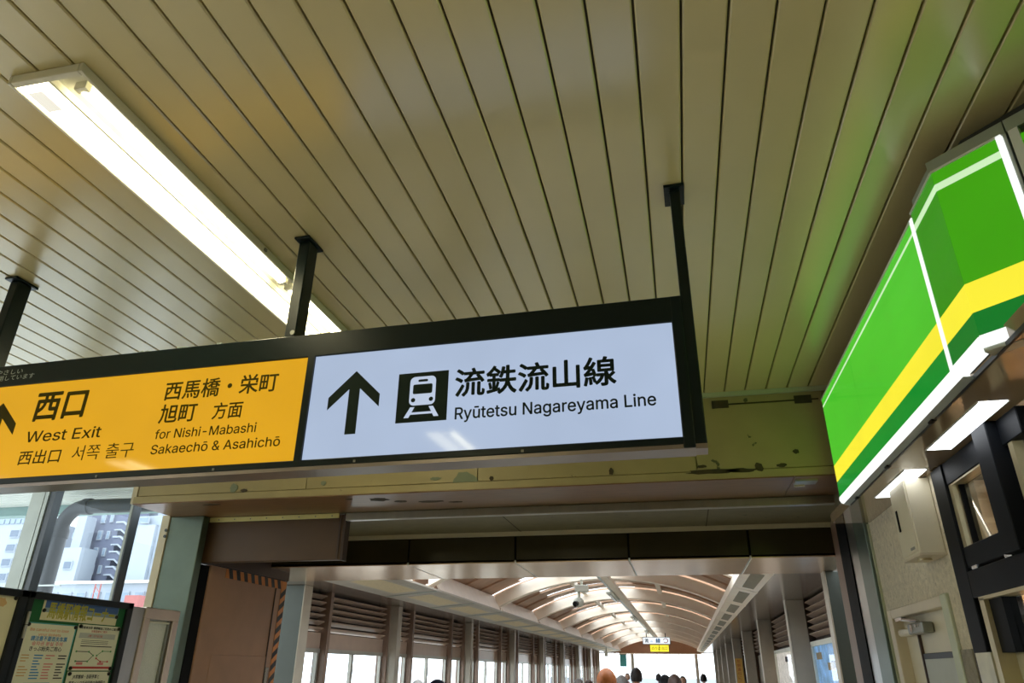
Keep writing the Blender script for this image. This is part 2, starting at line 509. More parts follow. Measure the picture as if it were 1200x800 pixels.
# ---- cream beam over the passage
wf = struct('wall_front', B(-3.75, 1.30, 4.375, 4.87, 2.672, 3.5), 'cream_plain', 'cream painted steel beam with chipped paint above passage', 'beam')
for a, b in ((-3.75, -2.43), (-2.427, -1.218), (-1.213, 0.168), (0.173, 0.95), (0.955, 1.30)):
    B(a, b, 4.352, 4.376, 2.706, 3.172).build('panel', 'cream', wf, bevel=0.002)
B(-3.78, 1.30, 4.348, 4.378, 2.655, 2.703).build('lip', 'cream', wf, bevel=0.003)
for a, b in ((-3.78, 0.72), (0.724, 1.30)):
    B(a, b, 4.352, 4.87, 2.648, 2.672).build('soffit_plate', 'soffit', wf, bevel=0.002)
B(-3.80, -3.76, 4.352, 4.87, 2.655, 3.2).build('end_plate', 'beige_jamb', wf)
MB().box(0.735, 0.86, 4.42, 4.52, 2.638, 2.648).build('access_tab', 'steel', wf)
MB().box(0.74, 0.80, 4.52, 4.54, 2.63, 2.648).build('bracket', 'beige_metal', wf)
# dark cracks / conduit line near the top right of the beam
B(0.30, 0.93, 4.347, 4.353, 3.118, 3.126).build('seam', 'chip_dark', wf)
for xx in (0.30, 0.79):
    B(xx, xx + 0.10, 4.346, 4.353, 3.10, 3.15).build('sealed_joint', 'chip_dark', wf)
B(0.945, 0.957, 4.3475, 4.353, 2.72, 3.10).build('seam', 'chip_dark', wf)
def blob(cx, cz, rx, rz, seed, n=18, half=False):
    rnd = random.Random(seed); pts = []
    for i in range(n):
        a = 2 * math.pi * i / n
        k = 0.75 + 0.35 * rnd.random()
        z = rz * k * math.sin(a)
        pts.append((cx + rx * k * math.cos(a), cz + (max(0, z) if half else z)))
    return pts
for i, (cx, cz, rx, rz, m, hf) in enumerate([(-1.30, 2.703, 0.085, 0.075, 'chip_grey', True), (0.26, 2.70, 0.17, 0.016, 'chip_dark', False), (0.42, 2.70, 0.09, 0.014, 'chip_dark', False),
        (0.20, 2.735, 0.03, 0.010, 'chip_dark', False), (0.53, 2.715, 0.025, 0.03, 'chip_dark', False), (0.66, 2.72, 0.03, 0.012, 'chip_dark', False), (-2.98, 2.735, 0.03, 0.035, 'chip_grey', False),
        (-2.90, 2.715, 0.03, 0.012, 'chip_dark', False), (-1.50, 2.735, 0.04, 0.012, 'chip_grey', False), (-1.12, 2.72, 0.016, 0.016, 'chip_dark', False), (-0.35, 2.73, 0.016, 0.022, 'chip_dark', False), (0.75, 2.80, 0.018, 0.014, 'chip_dark', False), (-2.30, 2.74, 0.02, 0.018, 'chip_grey', False)]):
    MB().prism(blob(cx, cz, rx, rz, i, half=hf), 4.3465, 4.353, 'y').build('paint_chip', m, wf)
for i, (cx, cy, rx, ry) in enumerate([(-1.95, 4.50, 0.07, 0.05), (-1.82, 4.58, 0.05, 0.03), (-2.15, 4.45, 0.03, 0.02), (-1.62, 4.62, 0.10, 0.03), (-1.45, 4.66, 0.05, 0.02), (-3.2, 4.45, 0.08, 0.02)]):
    MB().prism(blob(cx, cy, rx, ry, 40 + i), 2.6465, 2.649, 'z').build('paint_chip', 'chip_dark', wf)
# ceiling of the short passage behind the beam
ps = struct('ceiling_passage', B(-3.75, 1.30, 4.87, 5.90, 2.65, 2.80), 'passage', 'olive cream soffit strip behind the beam', 'soffit')
for xx in (-1.25, 0.25):
    B(xx, xx + 0.006, 4.9, 5.86, 2.647, 2.652).build('seam', 'chip_dark', ps)
B(-3.6, 1.20, 5.855, 5.875, 2.615, 2.65).build('edge_bead', 'beige_jamb', ps)
struct('trim_2', B(-2.37, 1.03, 4.885, 4.93, 2.592, 2.648), 'steel', 'bright steel guide rail under the beam', 'rail', 0.004)
# dark header with polished metal soffit
wh = struct('wall_header', B(-3.9, 1.32, 5.90, 6.86, 2.425, 2.80), 'black', 'dark brown panelled header over the corridor mouth', 'header')
for a, b in ((-3.88, -2.236), (-2.222, -1.302), (-1.288, -0.372), (-0.358, 0.554), (0.568, 1.31)):
    B(a, b, 5.87, 5.905, 2.405, 2.63).build('face_panel', 'dark_panel', wh, bevel=0.003)
    B(a, b, 5.87, 6.87, 2.398, 2.426).build('soffit_panel', 'steel_soft', wh, bevel=0.003)
for xx in (-2.229, -1.295, -0.365, 0.561):
    B(xx - 0.005, xx + 0.005, 5.872, 6.868, 2.401, 2.42).build('joint_strip', 'alu_white', wh)

B(-3.64, -3.506, 4.99, 5.868, 2.318, 2.648).build('side_infill', 'brown_dark', wh)  # dark infill added to block the bright gap over the gate
B(-3.64, -3.506, 5.868, 6.20, 2.318, 2.397).build('side_infill', 'brown_dark', wh)
# ---- left: window wall, pillar
wl = struct('wall_left', B(-6.6, -3.80, 4.80, 4.92, 0.0, 0.95), 'hall', 'cream wall below the left station windows', 'wall')
B(-3.79, -3.502, 4.80, 4.875, 0.0, 2.648).build('pillar', 'steel_green', wl, bevel=0.004)
B(-3.86, -3.79, 4.79, 4.92, 0.95, 2.66).build('jamb', 'beige_jamb', wl, bevel=0.003)
for zz in (2.50, 2.545):
    MB().tube([(-3.80, 4.79, zz), (-3.80, 4.782, zz)], 0.012, 8).build('bolt', 'win_dark', wl)
w1 = struct('window_1', B(-5.17, -5.06, 4.81, 4.89, 0.95, 3.2), 'win_frame', 'tall grey metal framed window left of the pillar', 'window', 0.004)
B(-5.055, -5.03, 4.80, 4.90, 0.95, 3.2).build('mullion', 'win_frame', w1)
B(-5.022, -4.99, 4.80, 4.90, 0.95, 3.2).build('mullion', 'win_frame', w1)
B(-4.985, -4.935, 4.81, 4.89, 0.95, 3.2).build('mullion', 'win_dark', w1)
B(-4.185, -4.155, 4.81, 4.88, 0.95, 3.2).build('mullion', 'win_frame', w1)
B(-4.155, -4.142, 4.80, 4.88, 0.95, 3.2).build('mullion', 'win_dark', w1)
B(-6.6, -3.80, 4.80, 4.90, 3.16, 3.25).build('head_rail', 'win_frame', w1)
B(-6.6, -3.80, 4.78, 4.90, 0.95, 1.0).build('sill', 'win_frame', w1)
for a, b in ((-6.55, -5.17), (-4.935, -4.185), (-4.142, -3.86)):
    B(a, b, 4.848, 4.853, 1.0, 3.16).build('pane', 'glass', w1)
struct('wall_unseen_right', B(1.95, 2.05, -3.4, 1.25, 0.0, 3.2), 'hall', 'plain hall wall beyond the right edge of the frame', 'wall')  # unseen, added to keep sky light off the right side
struct('wall_unseen_left', B(-7.6, -7.5, -3.5, 1.6, 0.0, 3.2), 'hall', 'plain hall wall beyond the left edge of the frame', 'wall')  # unseen, added to dim the rear left of the hall
struct('wall_unseen_back', B(-7.5, 2.05, -3.5, -3.4, 0.0, 3.2), 'hall', 'plain hall wall behind the viewpoint', 'wall')  # unseen, added to cut the light coming from behind

# ---- right: stucco shop wall and recessed door
wr = struct('wall_right', MB().box(1.18, 1.26, 4.735, 4.80, 0, 3.2).box(1.18, 1.26, 3.52, 4.735, 1.936, 3.2).box(1.18, 1.26, 3.52, 3.685, 0, 1.936), 'stucco', 'rough cream stucco wall right of the passage', 'wall')
B(1.172, 1.182, 3.545, 3.683, 0.0, 1.70).build('grime_patch', 'stucco_dirty', wr)
B(1.150, 1.20, 4.80, 5.07, 0.0, 2.648).build('steel_jamb', 'steel_green', wr, bevel=0.003)
B(1.165, 1.22, 5.08, 5.34, 0.0, 2.648).build('steel_jamb', 'steel', wr, bevel=0.003)
B(1.158, 1.24, 5.345, 5.62, 0.0, 2.648).build('rubber_channel', 'black', wr)
B(1.172, 1.27, 5.62, 5.9, 0.0, 2.648).build('brown_jamb', 'mullion', wr)
B(1.168, 1.182, 4.785, 4.80, 0.0, 2.44).build('edge_bead', 'greenish_trim', wr)
d1 = struct('door_1', B(1.225, 1.25, 3.77, 4.66, 0.0, 1.90), 'beige_metal', 'beige recessed service door with small window', 'door')
B(1.166, 1.24, 3.69, 3.775, 0.0, 1.935).build('frame', 'greenish_trim', d1, bevel=0.004)
B(1.166, 1.24, 4.655, 4.735, 0.0, 1.935).build('frame', 'beige_frame', d1, bevel=0.004)
B(1.1672, 1.24, 3.776, 4.654, 1.885, 1.934).build('frame', 'beige_frame', d1, bevel=0.004)
B(1.21, 1.228, 4.385, 4.40, 0.0, 1.80).build('door_edge', 'brown_dark', d1)
dw = B(1.214, 1.228, 3.79, 4.38, 1.0, 1.70).build('window_frame', 'board_frame', d1, bevel=0.003)
B(1.209, 1.214, 3.82, 4.35, 1.03, 1.672).build('pane', 'paper_grey', dw)
dc = MB().box(1.165, 1.222, 4.13, 4.38, 1.79, 1.842).build('door_closer', 'closer', d1, bevel=0.006)
MB().tube([(1.16, 4.30, 1.817), (1.166, 4.30, 1.817)], 0.02, 16).build('cap', 'chrome', dc)
for yy in (4.18, 4.22):
    MB().tube([(1.16, yy, 1.826), (1.166, yy, 1.826)], 0.008, 10).build('screw', 'chrome', dc)
MB().box(1.17, 1.215, 4.38, 4.60, 1.79, 1.826).build('closer_body', 'beige_metal', dc, bevel=0.008)
MB().tube([(1.19, 4.26, 1.85), (1.18, 4.45, 1.868), (1.19, 4.62, 1.88)], 0.009, 8).build('closer_arm', 'chrome', dc)
MB().box(1.175, 1.20, 4.50, 4.64, 1.868, 1.888).build('arm_bracket', 'chrome', dc)

# ---- shop front: dark frame with windows
w2 = struct('window_2', B(1.168, 1.25, 3.375, 3.518, 0.0, 2.44), 'navy_frame', 'blue black framed shop window beneath the green fascia', 'window', 0.003)
B(1.175, 1.25, 2.60, 3.375, 2.345, 2.44).build('top_rail', 'navy_frame', w2, bevel=0.003)
B(1.175, 1.25, 2.90, 3.375, 2.00, 2.083).build('sash_rail', 'navy_frame', w2, bevel=0.003)
B(1.168, 1.25, 2.0, 3.375, 1.885, 1.988).build('transom', 'navy_frame', w2, bevel=0.003)
B(1.135, 1.25, 2.765, 2.895, 1.988, 2.44).build('post', 'navy_frame', w2, bevel=0.003)
B(1.18, 1.23, 3.335, 3.372, 2.083, 2.345).build('glazing_bead', 'brass_strip', w2)
B(1.18, 1.23, 2.70, 2.735, 1.99, 2.40).build('glazing_bead', 'brass_strip', w2)
B(1.205, 1.24, 3.322, 3.335, 2.083, 2.345).build('gasket', 'black', w2)
B(1.18, 1.23, 2.895, 3.335, 2.338, 2.346).build('glazing_bead', 'brass_strip', w2)
B(1.215, 1.221, 2.895, 3.335, 2.08, 2.345).build('pane', 'glass_dark', w2)
B(1.215, 1.221, 1.6, 2.70, 1.99, 2.44).build('pane', 'glass_dark', w2)
for yy in (3.28, 2.95):
    MB().box(1.165, 1.178, yy - 0.035, yy + 0.025, 1.988, 2.002).build('hinge', 'chrome', w2, bevel=0.002)
B(1.20, 1.26, 3.335, 3.375, 0.0, 1.885).build('door_post', 'navy_frame', w2)
B(1.172, 1.25, 3.285, 3.333, 0.0, 1.878).build('door_bead', 'brass_strip', w2)
B(1.19, 1.26, 3.16, 3.285, 1.68, 1.885).build('door_post', 'navy_frame', w2)
B(1.235, 1.26, 3.05, 3.372, 0.0, 1.68).build('tile_panel', 'tile_wall', w2)
B(1.1665, 1.20, 3.338, 3.50, 0.0, 1.683).build('tile_panel', 'tile_wall', w2)
B(1.172, 1.25, 2.2, 3.335, 1.872, 1.886).build('glazing_bead', 'brass_strip', w2)
B(1.215, 1.221, 2.0, 3.16, 0.0, 1.87).build('pane', 'glass_dark', w2)
MB().ball((1.19, 2.955, 1.665), 0.03).build('knob', 'chrome', w2)
# shop room behind the glass
sr = struct('wall_shop', MB().box(3.2, 3.3, 1.0, 4.7, 0, 2.9).box(1.27, 3.2, 4.6, 4.7, 0, 2.9).box(1.27, 3.3, 1.0, 4.7, 2.62, 2.75), 'shop_wall', 'greenish grey interior walls of the shop', 'wall')
B(1.71, 1.775, 4.50, 4.6, 0, 2.62).build('pilaster', 'beige_frame', sr)

# ---- shop soffit below the fascia
so = struct('ceiling_shop', B(0.96, 1.185, 1.2, 4.75, 2.442, 2.50), 'shop_soffit', 'glossy beige soffit under the green fascia', 'soffit')
B(0.953, 0.962, 1.9, 4.17, 2.436, 2.45).build('joint_strip', 'board_frame', so)
for yy in (2.72, 3.36, 3.99):
    B(0.944, 0.962, yy - 0.02, yy + 0.02, 2.434, 2.44).build('clip', 'black', so)
struct('wall_shop_top', MB().prism([(1.03, 4.34), (1.03, 2.10), (1.75, 1.30), (1.92, 1.40), (1.22, 2.20), (1.22, 4.34)], 2.52, 3.198, 'z'), 'bulkhead', 'bulkhead hidden behind the green fascia', 'wall')

# ================================================================== CORRIDOR
YE = 36.0
wcl = struct('wall_corridor_left', B(-4.14, -4.02, 5.95, YE, 0.0, 0.95), 'sash', 'low pale wall under the left corridor windows', 'wall')
colL = [7.20, 9.95, 13.75, 17.5, 21.3, 25.0, 28.7, 32.4, 35.8]
cp = None
def colbox(x0, x1, y):
    mb = MB().box(x0, x1, y, y + 0.15, 0.0, 2.40)
    return mb
for y in colL[1:]:
    if cp is None:
        cp = colbox(-4.02, -3.86, y).build('column', 'col_grey', wcl, bevel=0.006); y0c = y
    else: share(cp, wcl, (0 + cp.location.x, cp.location.y + y - y0c, cp.location.z))
B(-4.36, -3.872, 7.19, 7.355, 0.0, 2.398).build('column', 'col_shade', wcl, bevel=0.004)  # nearest left column: shaded near face given a darker colour
B(-3.872, -3.86, 7.188, 7.36, 0.0, 2.397).build('lit_edge', 'col_lit', wcl)  # its bright inner face, light painted as a thin strip
slp = {}
winN = 3
for i in range(len(colL) - 1):
    a = colL[i] + 0.15; b = colL[i + 1]
    L = b - a
    if i == 0: cuts = [a, 8.08, b]
    else: cuts = [a, a + 0.80, b - 0.85, b]
    w = struct('window_%d' % winN, B(-4.10, -4.04, a, b, 1.755, 1.80), 'sash', 'left corridor window bay below louvers, number %s from the near end' % ['one', 'two', 'three', 'four', 'five', 'six', 'seven', 'eight'][i], 'window'); winN += 1
    B(-4.12, -4.02, a, b, 0.95, 0.99).build('sill', 'sash', w)
    B(-4.09, -4.05, a, b, 1.80, 1.965).build('apron', 'louver', w)
    B(-4.16, -4.13, a, b, 1.965, 2.42).build('backing', 'louver_dark', w)
    for p_, q_ in ((a, a + 0.034), (b - 0.034, b)):
        B(-4.13, -3.98, p_, q_, 0.99, 2.40).build('jamb', 'mullion', w)
    for j, (p, q) in enumerate(zip(cuts[:-1], cuts[1:])):
        if p != a:
            B(-4.12, -3.97, p - 0.035, p + 0.035, 0.95, 2.40).build('mullion', 'mullion', w)
        p2 = p + 0.035; q2 = q - 0.035
        # frame stiles
        B(-4.09, -4.05, p2, p2 + 0.035, 0.99, 1.76).build('stile', 'sash', w)
        B(-4.09, -4.05, q2 - 0.035, q2, 0.99, 1.76).build('stile', 'sash', w)
        if q2 - p2 > 1.2:
            mid = p2 + (q2 - p2) * 0.47
            B(-4.085, -4.045, mid - 0.028, mid + 0.028, 0.99, 1.76).build('stile', 'sash', w)
            B(-4.05, -4.035, mid - 0.012, mid + 0.012, 1.50, 1.62).build('latch', 'steel', w)
        B(-4.072, -4.068, p2, q2, 0.99, 1.76).build('pane', 'glass', w)
        if i < 6:
            for s_ in range(6):
                z = 1.995 + s_ * 0.069
                key = round(q2 - p2, 3)
                if key not in slp:
                    slp[key] = (MB().box(-4.10, -4.02, p2, q2, z, z + 0.012, rot=Matrix.Rotation(R(-24), 3, 'Y')).build('louver_slat', 'louver', w), p2, z)
                else:
                    o, pp, zz = slp[key]
                    c = o.copy(); c.parent = w
                    wo = wmat(o).translation
                    # same world mesh shifted along the corridor and up
                    c.location = wo + Vector((0, p2 - pp, z - zz)) - wmat(w).translation
                    col.objects.link(c)
        else:
            B(-4.10, -4.06, p2, q2, 1.97, 2.40).build('louver_panel', 'louver', w)

wcr = struct('wall_corridor_right', B(1.50, 1.60, 5.95, YE, 0.0, 1.93), 'col_grey', 'grey wall of the corridor on the right', 'wall')
colR = [6.75, 9.45, 13.15, 16.8, 20.4, 23.9, 27.3, 30.9, 34.4]
cp = None
for y in colR:
    # light on the inner face of every right column, painted as a pale strip
    B(1.228, 1.24, y - 0.003, y + 0.153, 0.0, 2.399).build('lit_edge', 'col_lit', wcr)
    if y == colR[0]:
        B(1.24, 1.44, y, y + 0.15, 0.0, 2.40).build('column', 'col_shade', wcr, bevel=0.006); continue  # nearest right column darkened in colour for shade
    if cp is None:
        cp = colbox(1.24, 1.44, y).build('column', 'col_grey', wcr, bevel=0.006); y0c = y
    else: share(cp, wcr, (cp.location.x, cp.location.y + y - y0c, cp.location.z))
B(1.53, 1.58, 5.95, YE, 1.93, 2.42).build('backing', 'louver_dark', wcr)
slp = None
for i in range(len(colR) - 1):
    a = colR[i] + 0.2; b = colR[i + 1]
    if i > 5: break
    for p, q in ((a, a + (b - a) * 0.32), (a + (b - a) * 0.32, b)):
        B(1.43, 1.53, p - 0.03, p + 0.03, 0.0, 2.40).build('mullion', 'mullion', wcr)
        for s_ in range(6):
            z = 1.995 + s_ * 0.069
            MB().box(1.44, 1.52, p + 0.03, q - 0.03, z, z + 0.012, rot=Matrix.Rotation(R(24), 3, 'Y')).build('louver_slat', 'louver', wcr)
# soffits, inclined grille strips and the vault
cs = struct('ceiling_corridor', MB().box(-4.14, -3.51, 6.87, YE, 2.40, 2.46).box(0.842, 1.62, 6.87, YE, 2.40, 2.46), 'corr_soffit', 'glossy grey side soffits of the corridor', 'soffit')
XI, XO, ZI = -2.85, -3.51, 2.46
XRI, XRO = 0.60, 0.842
MB().prism([(XO, 2.40), (XI, ZI), (XI, ZI + 0.02), (XO, 2.42)], 6.87, YE, 'y').build('strip', 'strip_grey', cs)
MB().prism([(XRO, 2.40), (XRI, ZI), (XRI, ZI + 0.02), (XRO, 2.42)], 6.87, YE, 'y').build('strip', 'vault_white', cs)
B(XRI - 0.02, XRI, 6.87, YE, ZI - 0.004, ZI + 0.085).build('upstand', 'vault_white', cs)
gp1 = gp2 = None
for k in range(16):
    ya = 7.10 + 1.72 * k; yb = ya + 1.24
    if gp1 is None:
        f = lambda x: 2.40 + (x - XO) / (XI - XO) * 0.06
        g = lambda x: 2.40 + (XRO - x) / (XRO - XRI) * 0.06
        gp1 = MB().prism([(XO + 0.19, f(XO + 0.19) - 0.004), (XI - 0.17, f(XI - 0.17) - 0.004), (XI - 0.17, f(XI - 0.17) + 0.004), (XO + 0.19, f(XO + 0.19) + 0.004)], ya, yb, 'y').build('grille', 'grille', cs)
        gp2 = MB().prism([(XRO - 0.06, g(XRO - 0.06) - 0.004), (XRI + 0.07, g(XRI + 0.07) - 0.004), (XRI + 0.07, g(XRI + 0.07) + 0.004), (XRO - 0.06, g(XRO - 0.06) + 0.004)], ya, yb, 'y').build('grille', 'grille_r', cs)
        gf1 = MB().prism([(XO + 0.15, f(XO + 0.15) - 0.0025), (XI - 0.13, f(XI - 0.13) - 0.0025), (XI - 0.13, f(XI - 0.13)), (XO + 0.15, f(XO + 0.15))], ya - 0.05, yb + 0.05, 'y').build('grille_frame', 'col_grey', cs)
        gb1 = MB().prism([(XO, f(XO) - 0.006), (XI, f(XI) - 0.006), (XI, f(XI)), (XO, f(XO))], yb + 0.20, yb + 0.25, 'y').build('cross_bar', 'win_frame', cs)
        gb2 = MB().prism([(XRO, g(XRO) - 0.008), (XRI, g(XRI) - 0.008), (XRI, g(XRI)), (XRO, g(XRO))], yb + 0.19, yb + 0.29, 'y').build('cross_bar', 'vault_white', cs)
    else:
        for o in (gp1, gp2, gf1, gb1, gb2):
            share(o, cs, (o.location.x, o.location.y + 1.72 * k, o.location.z))
# vault
RC = 4.057; CXV = -1.125; ZC = 2.955 - RC
def arc(dr, x0, x1, n):
    return [(x, ZC + math.sqrt((RC + dr) ** 2 - (x - CXV) ** 2)) for x in [x0 + (x1 - x0) * i / n for i in range(n + 1)]]
def arcband(d0, d1, x0, x1, y0, y1, n=20):
    return MB().prism(arc(d0, x0, x1, n) + arc(d1, x0, x1, n)[::-1], y0, y1, 'y')
va = struct('ceiling_vault', MB().box(-4.2, -3.35, 6.9, YE, 2.60, 2.72).box(1.05, 1.70, 6.9, YE, 2.60, 2.72), 'vault_white', 'white arched corridor roof of curved ribs and brown strips', 'ceiling')
ribs = [8.6 + 3.4 * i for i in range(9)]
protos = {}
def put(key, fn, dy):
    if key not in protos: protos[key] = fn()
    else:
        o = protos[key]; share(o, va, (o.location.x, o.location.y + dy, o.location.z))
HW = 1.84
for i, y in enumerate(ribs):
    dy = y - ribs[0]; y = ribs[0]
    put('rib', lambda: arcband(0.0, 0.185, CXV - HW, CXV + HW, y - 0.05, y + 0.05).build('rib', 'vault_white', va, bevel=0), dy)
    put('flange', lambda: arcband(-0.006, 0.006, CXV - HW, CXV + HW, y - 0.09, y + 0.09).build('flange', 'vault_white', va), dy)
    # side panels between ribs (left and right)
    put('spL', lambda: MB().prism([(XI, ZI), (XI - 0.12, ZI + 0.24), (XI - 0.17, ZI + 0.24), (XI - 0.02, ZI)], y + 0.12, y + 3.28, 'y').build('side_panel', 'vault_panel', va), dy)
    put('spR', lambda: MB().prism([(XRI + 0.02, ZI), (XRI + 0.12, ZI + 0.24), (XRI + 0.14, ZI + 0.24), (XRI + 0.04, ZI)], y + 0.12, y + 3.28, 'y').build('side_panel', 'vault_panel', va), dy)
    # roof strips between ribs: brown strip, then glazed slit on the left side
    for s_ in range(4):
        ya = y + 0.10 + 0.82 * s_
        put(('st', s_), lambda: arcband(0.19, 0.23, CXV - 2.1, CXV + 2.1, ya, ya + 0.45).build('roof_strip', 'purlin', va), dy)
        put(('sr', s_), lambda: arcband(0.215, 0.235, CXV + 0.25, CXV + 2.1, ya + 0.45, ya + 0.82, 12).build('roof_strip', 'purlin', va), dy)
        put(('se', s_), lambda: arcband(0.215, 0.235, CXV - 2.1, CXV - 1.42, ya + 0.45, ya + 0.82, 6).build('roof_strip', 'purlin', va), dy)
        put(('pn', s_), lambda: arcband(0.215, 0.222, CXV - 1.42, CXV + 0.25, ya + 0.45, ya + 0.82, 12).build('skylight_pane', 'glass', va), dy)
    for xx in (CXV - 0.75, CXV + 0.75):
        put(('cl', xx), lambda: MB().box(xx - 0.04, xx + 0.04, y + 0.05, y + 3.35, ZC + math.sqrt((RC + 0.2) ** 2 - 0.75 ** 2) - 0.07, ZC + math.sqrt((RC + 0.2) ** 2 - 0.75 ** 2) - 0.0).build('purlin_clip', 'vault_white', va), dy)
B(-1.16, -1.04, 6.9, YE, 2.90, 2.965).build('ridge_duct', 'vault_white', va, bevel=0.004)
B(-1.22, -1.175, 6.9, YE, 2.915, 2.955).build('cable_tray', 'alu', va)
# gable at the far end
gb = struct('wall_gable', MB().prism([(-2.95, 2.37)] + arc(0.19, -2.95, 0.70, 20) + [(0.70, 2.37)], YE - 0.05, YE + 0.05, 'y'), 'gable', 'brown arched gable at the far corridor end', 'wall')
MB().box(-4.2, -2.95, YE - 0.05, YE + 0.05, 2.37, 2.75).box(0.70, 1.7, YE - 0.05, YE + 0.05, 2.37, 2.75).build('side_infill', 'gable', gb)
B(-2.95, 0.75, YE - 0.06, YE + 0.06, 2.335, 2.37).build('bottom_edge', 'vault_white', gb)

# ================================================================== THINGS
# ---- hanging sign
SZ = 2.222
sg = thing('hanging_sign', 'long dark framed station sign with yellow and white backlit halves, hung from ceiling', 'sign', (0.1, 2.15, SZ), -0.02265)
def L(*a): return MB().box(*a)
SL = -3.75; SH = 0.527; SD = 0.10
L(SL, -0.012, 0, SD, 0.432, SH).build('frame_rail', 'sign_frame', sg, bevel=0.003, local=True)
L(SL, -0.012, 0, SD, 0.012, 0.036).build('frame_rail', 'sign_frame', sg, bevel=0.003, local=True)
L(SL, -0.012, 0.004, SD, -0.001, 0.012).build('bottom_strip', 'sign_under', sg, local=True)
L(-0.049, -0.012, -0.001, SD, 0.0, SH).build('end_stile', 'sign_frame', sg, bevel=0.003, local=True)
L(-1.380, -1.352, -0.001, SD, 0.030, 0.436).build('mullion', 'sign_frame', sg, local=True)
L(SL, SL + 0.04, -0.001, SD, 0.0, SH).build('end_stile', 'sign_frame', sg, local=True)
L(SL + 0.04, -0.049, SD - 0.01, SD - 0.002, 0.03, 0.44).build('back_plate', 'sign_frame', sg, local=True)
py = L(SL + 0.04, -1.378, 0.008, 0.014, 0.034, 0.434).build('yellow_panel', 'sign_yellow', sg, local=True); py['label'] = 'yellow backlit half with exit directions'
pw = L(-1.354, -0.047, 0.008, 0.014, 0.034, 0.434).build('white_panel', 'sign_white', sg, local=True); pw['label'] = 'white backlit half with arrow and train symbol'
pl_ = lambda d: (lambda u, v: (u, d, v - SZ))
P1 = pl_(0.0074)
def sl(s, m, par, u0, u1, v0, v1, **k): return letter(s, m, par, P1, u0, u1, v0, v1, **k)
sl('西口', 'ink_olive', py, -2.594, -2.350, 2.490, 2.607, off=0.026, split=True)
sl('West Exit', 'ink_olive', py, -2.592, -2.238, 2.401, 2.464, cap=True, off=0.008)
sl('西出口', 'ink_olive', py, -2.598, -2.400, 2.309, 2.366, off=0.010, split=True)
sl('서쪽 출구', 'ink_olive', py, -2.345, -2.066, 2.312, 2.372, off=0.0)
sl('西馬橋・栄町', 'ink_olive', py, -1.985, -1.497, 2.530, 2.606, off=0.016, split=True)
sl('旭町', 'ink_olive', py, -1.985, -1.825, 2.437, 2.512, off=0.016, split=True)
sl('方面', 'ink_olive', py, -1.752, -1.628, 2.437, 2.502, off=0.014, split=True)
sl('for Nishi-Mabashi', 'ink_olive', py, -1.985, -1.556, 2.376, 2.426, cap=True, off=0.008)
sl('Sakaechō & Asahichō', 'ink_olive', py, -1.988, -1.449, 2.317, 2.367, cap=True, off=0.008)
sl('流鉄流山線', 'ink_dark', pw, -0.797, -0.244, 2.450, 2.552, off=0.022, split=True)
sl('Ryūtetsu Nagareyama Line', 'ink_dark', pw, -0.794, -0.121, 2.369, 2.428, cap=True, off=0.012)
def arrow(cu, par, m):
    # up arrow with slanted wings: apex, wing thickness 0.048, stem 0.04 wide
    pts = [(cu, 2.581), (cu + 0.100, 2.485), (cu + 0.100, 2.437), (cu + 0.021, 2.512), (cu + 0.021, 2.342), (cu - 0.021, 2.342), (cu - 0.021, 2.512), (cu - 0.100, 2.437), (cu - 0.100, 2.485)]
    mb = MB(); mb.poly([(p[0], 0.0074, p[1] - SZ) for p in pts], [(0, 1, 2, 3, 4, 5, 6, 7, 8)])
    return mb.build('arrow', m, par, local=True)
arrow(-1.179, pw, 'ink_dark')
arrow(-2.767, py, 'ink_olive')
# train symbol
def flat(pts, d, m, par, name):
    mb = MB(); mb.poly([(p[0], d, p[1] - SZ) for p in pts], [tuple(range(len(pts)))])
    return mb.build(name, m, par, local=True)
def rrect(u0, u1, v0, v1, r, n=5):
    P = []
    for cx, cy, a0 in ((u1 - r, v1 - r, 0), (u0 + r, v1 - r, 90), (u0 + r, v0 + r, 180), (u1 - r, v0 + r, 270)):
        for i in range(n + 1):
            a = R(a0 + 90 * i / n); P.append((cx + r * math.cos(a), cy + r * math.sin(a)))
    return P
ti = flat(rrect(-1.011, -0.824, 2.369, 2.553, 0.001), 0.0074, 'ink_dark', pw, 'train_symbol')
uc = -0.9175
flat(rrect(uc - 0.048, uc + 0.048, 2.430, 2.537, 0.018), 0.0070, 'ink_white', ti, 'train_body')
flat(rrect(uc - 0.036, uc + 0.036, 2.472, 2.508, 0.006), 0.0066, 'ink_dark', ti, 'train_window')
flat(rrect(uc - 0.018, uc + 0.018, 2.517, 2.526, 0.004), 0.0066, 'ink_dark', ti, 'train_headboard')
for s_ in (-1, 1):
    flat(rrect(uc + s_ * 0.033 - 0.008, uc + s_ * 0.033 + 0.008, 2.442, 2.458, 0.0078), 0.0066, 'ink_dark', ti, 'train_lamp')
    flat([(uc + s_ * 0.026, 2.424), (uc + s_ * 0.042, 2.424), (uc + s_ * 0.064, 2.386), (uc + s_ * 0.046, 2.386)], 0.0070, 'ink_white', ti, 'train_leg')
flat([(uc - 0.052, 2.396), (uc + 0.052, 2.396), (uc + 0.056, 2.386), (uc - 0.056, 2.386)][0:0] or [(uc - 0.040, 2.405), (uc + 0.040, 2.405), (uc + 0.044, 2.397), (uc - 0.044, 2.397)], 0.0071, 'ink_white', ti, 'train_tie')
# fine print on the top rail
letter('環境にやさしい', 'pale_print', sg, pl_(-0.0006), -2.955, -2.712, 2.706, 2.730, off=0.0)
letter('材料を使用しています', 'pale_print', sg, pl_(-0.0006), -2.955, -2.645, 2.679, 2.703, off=0.0)
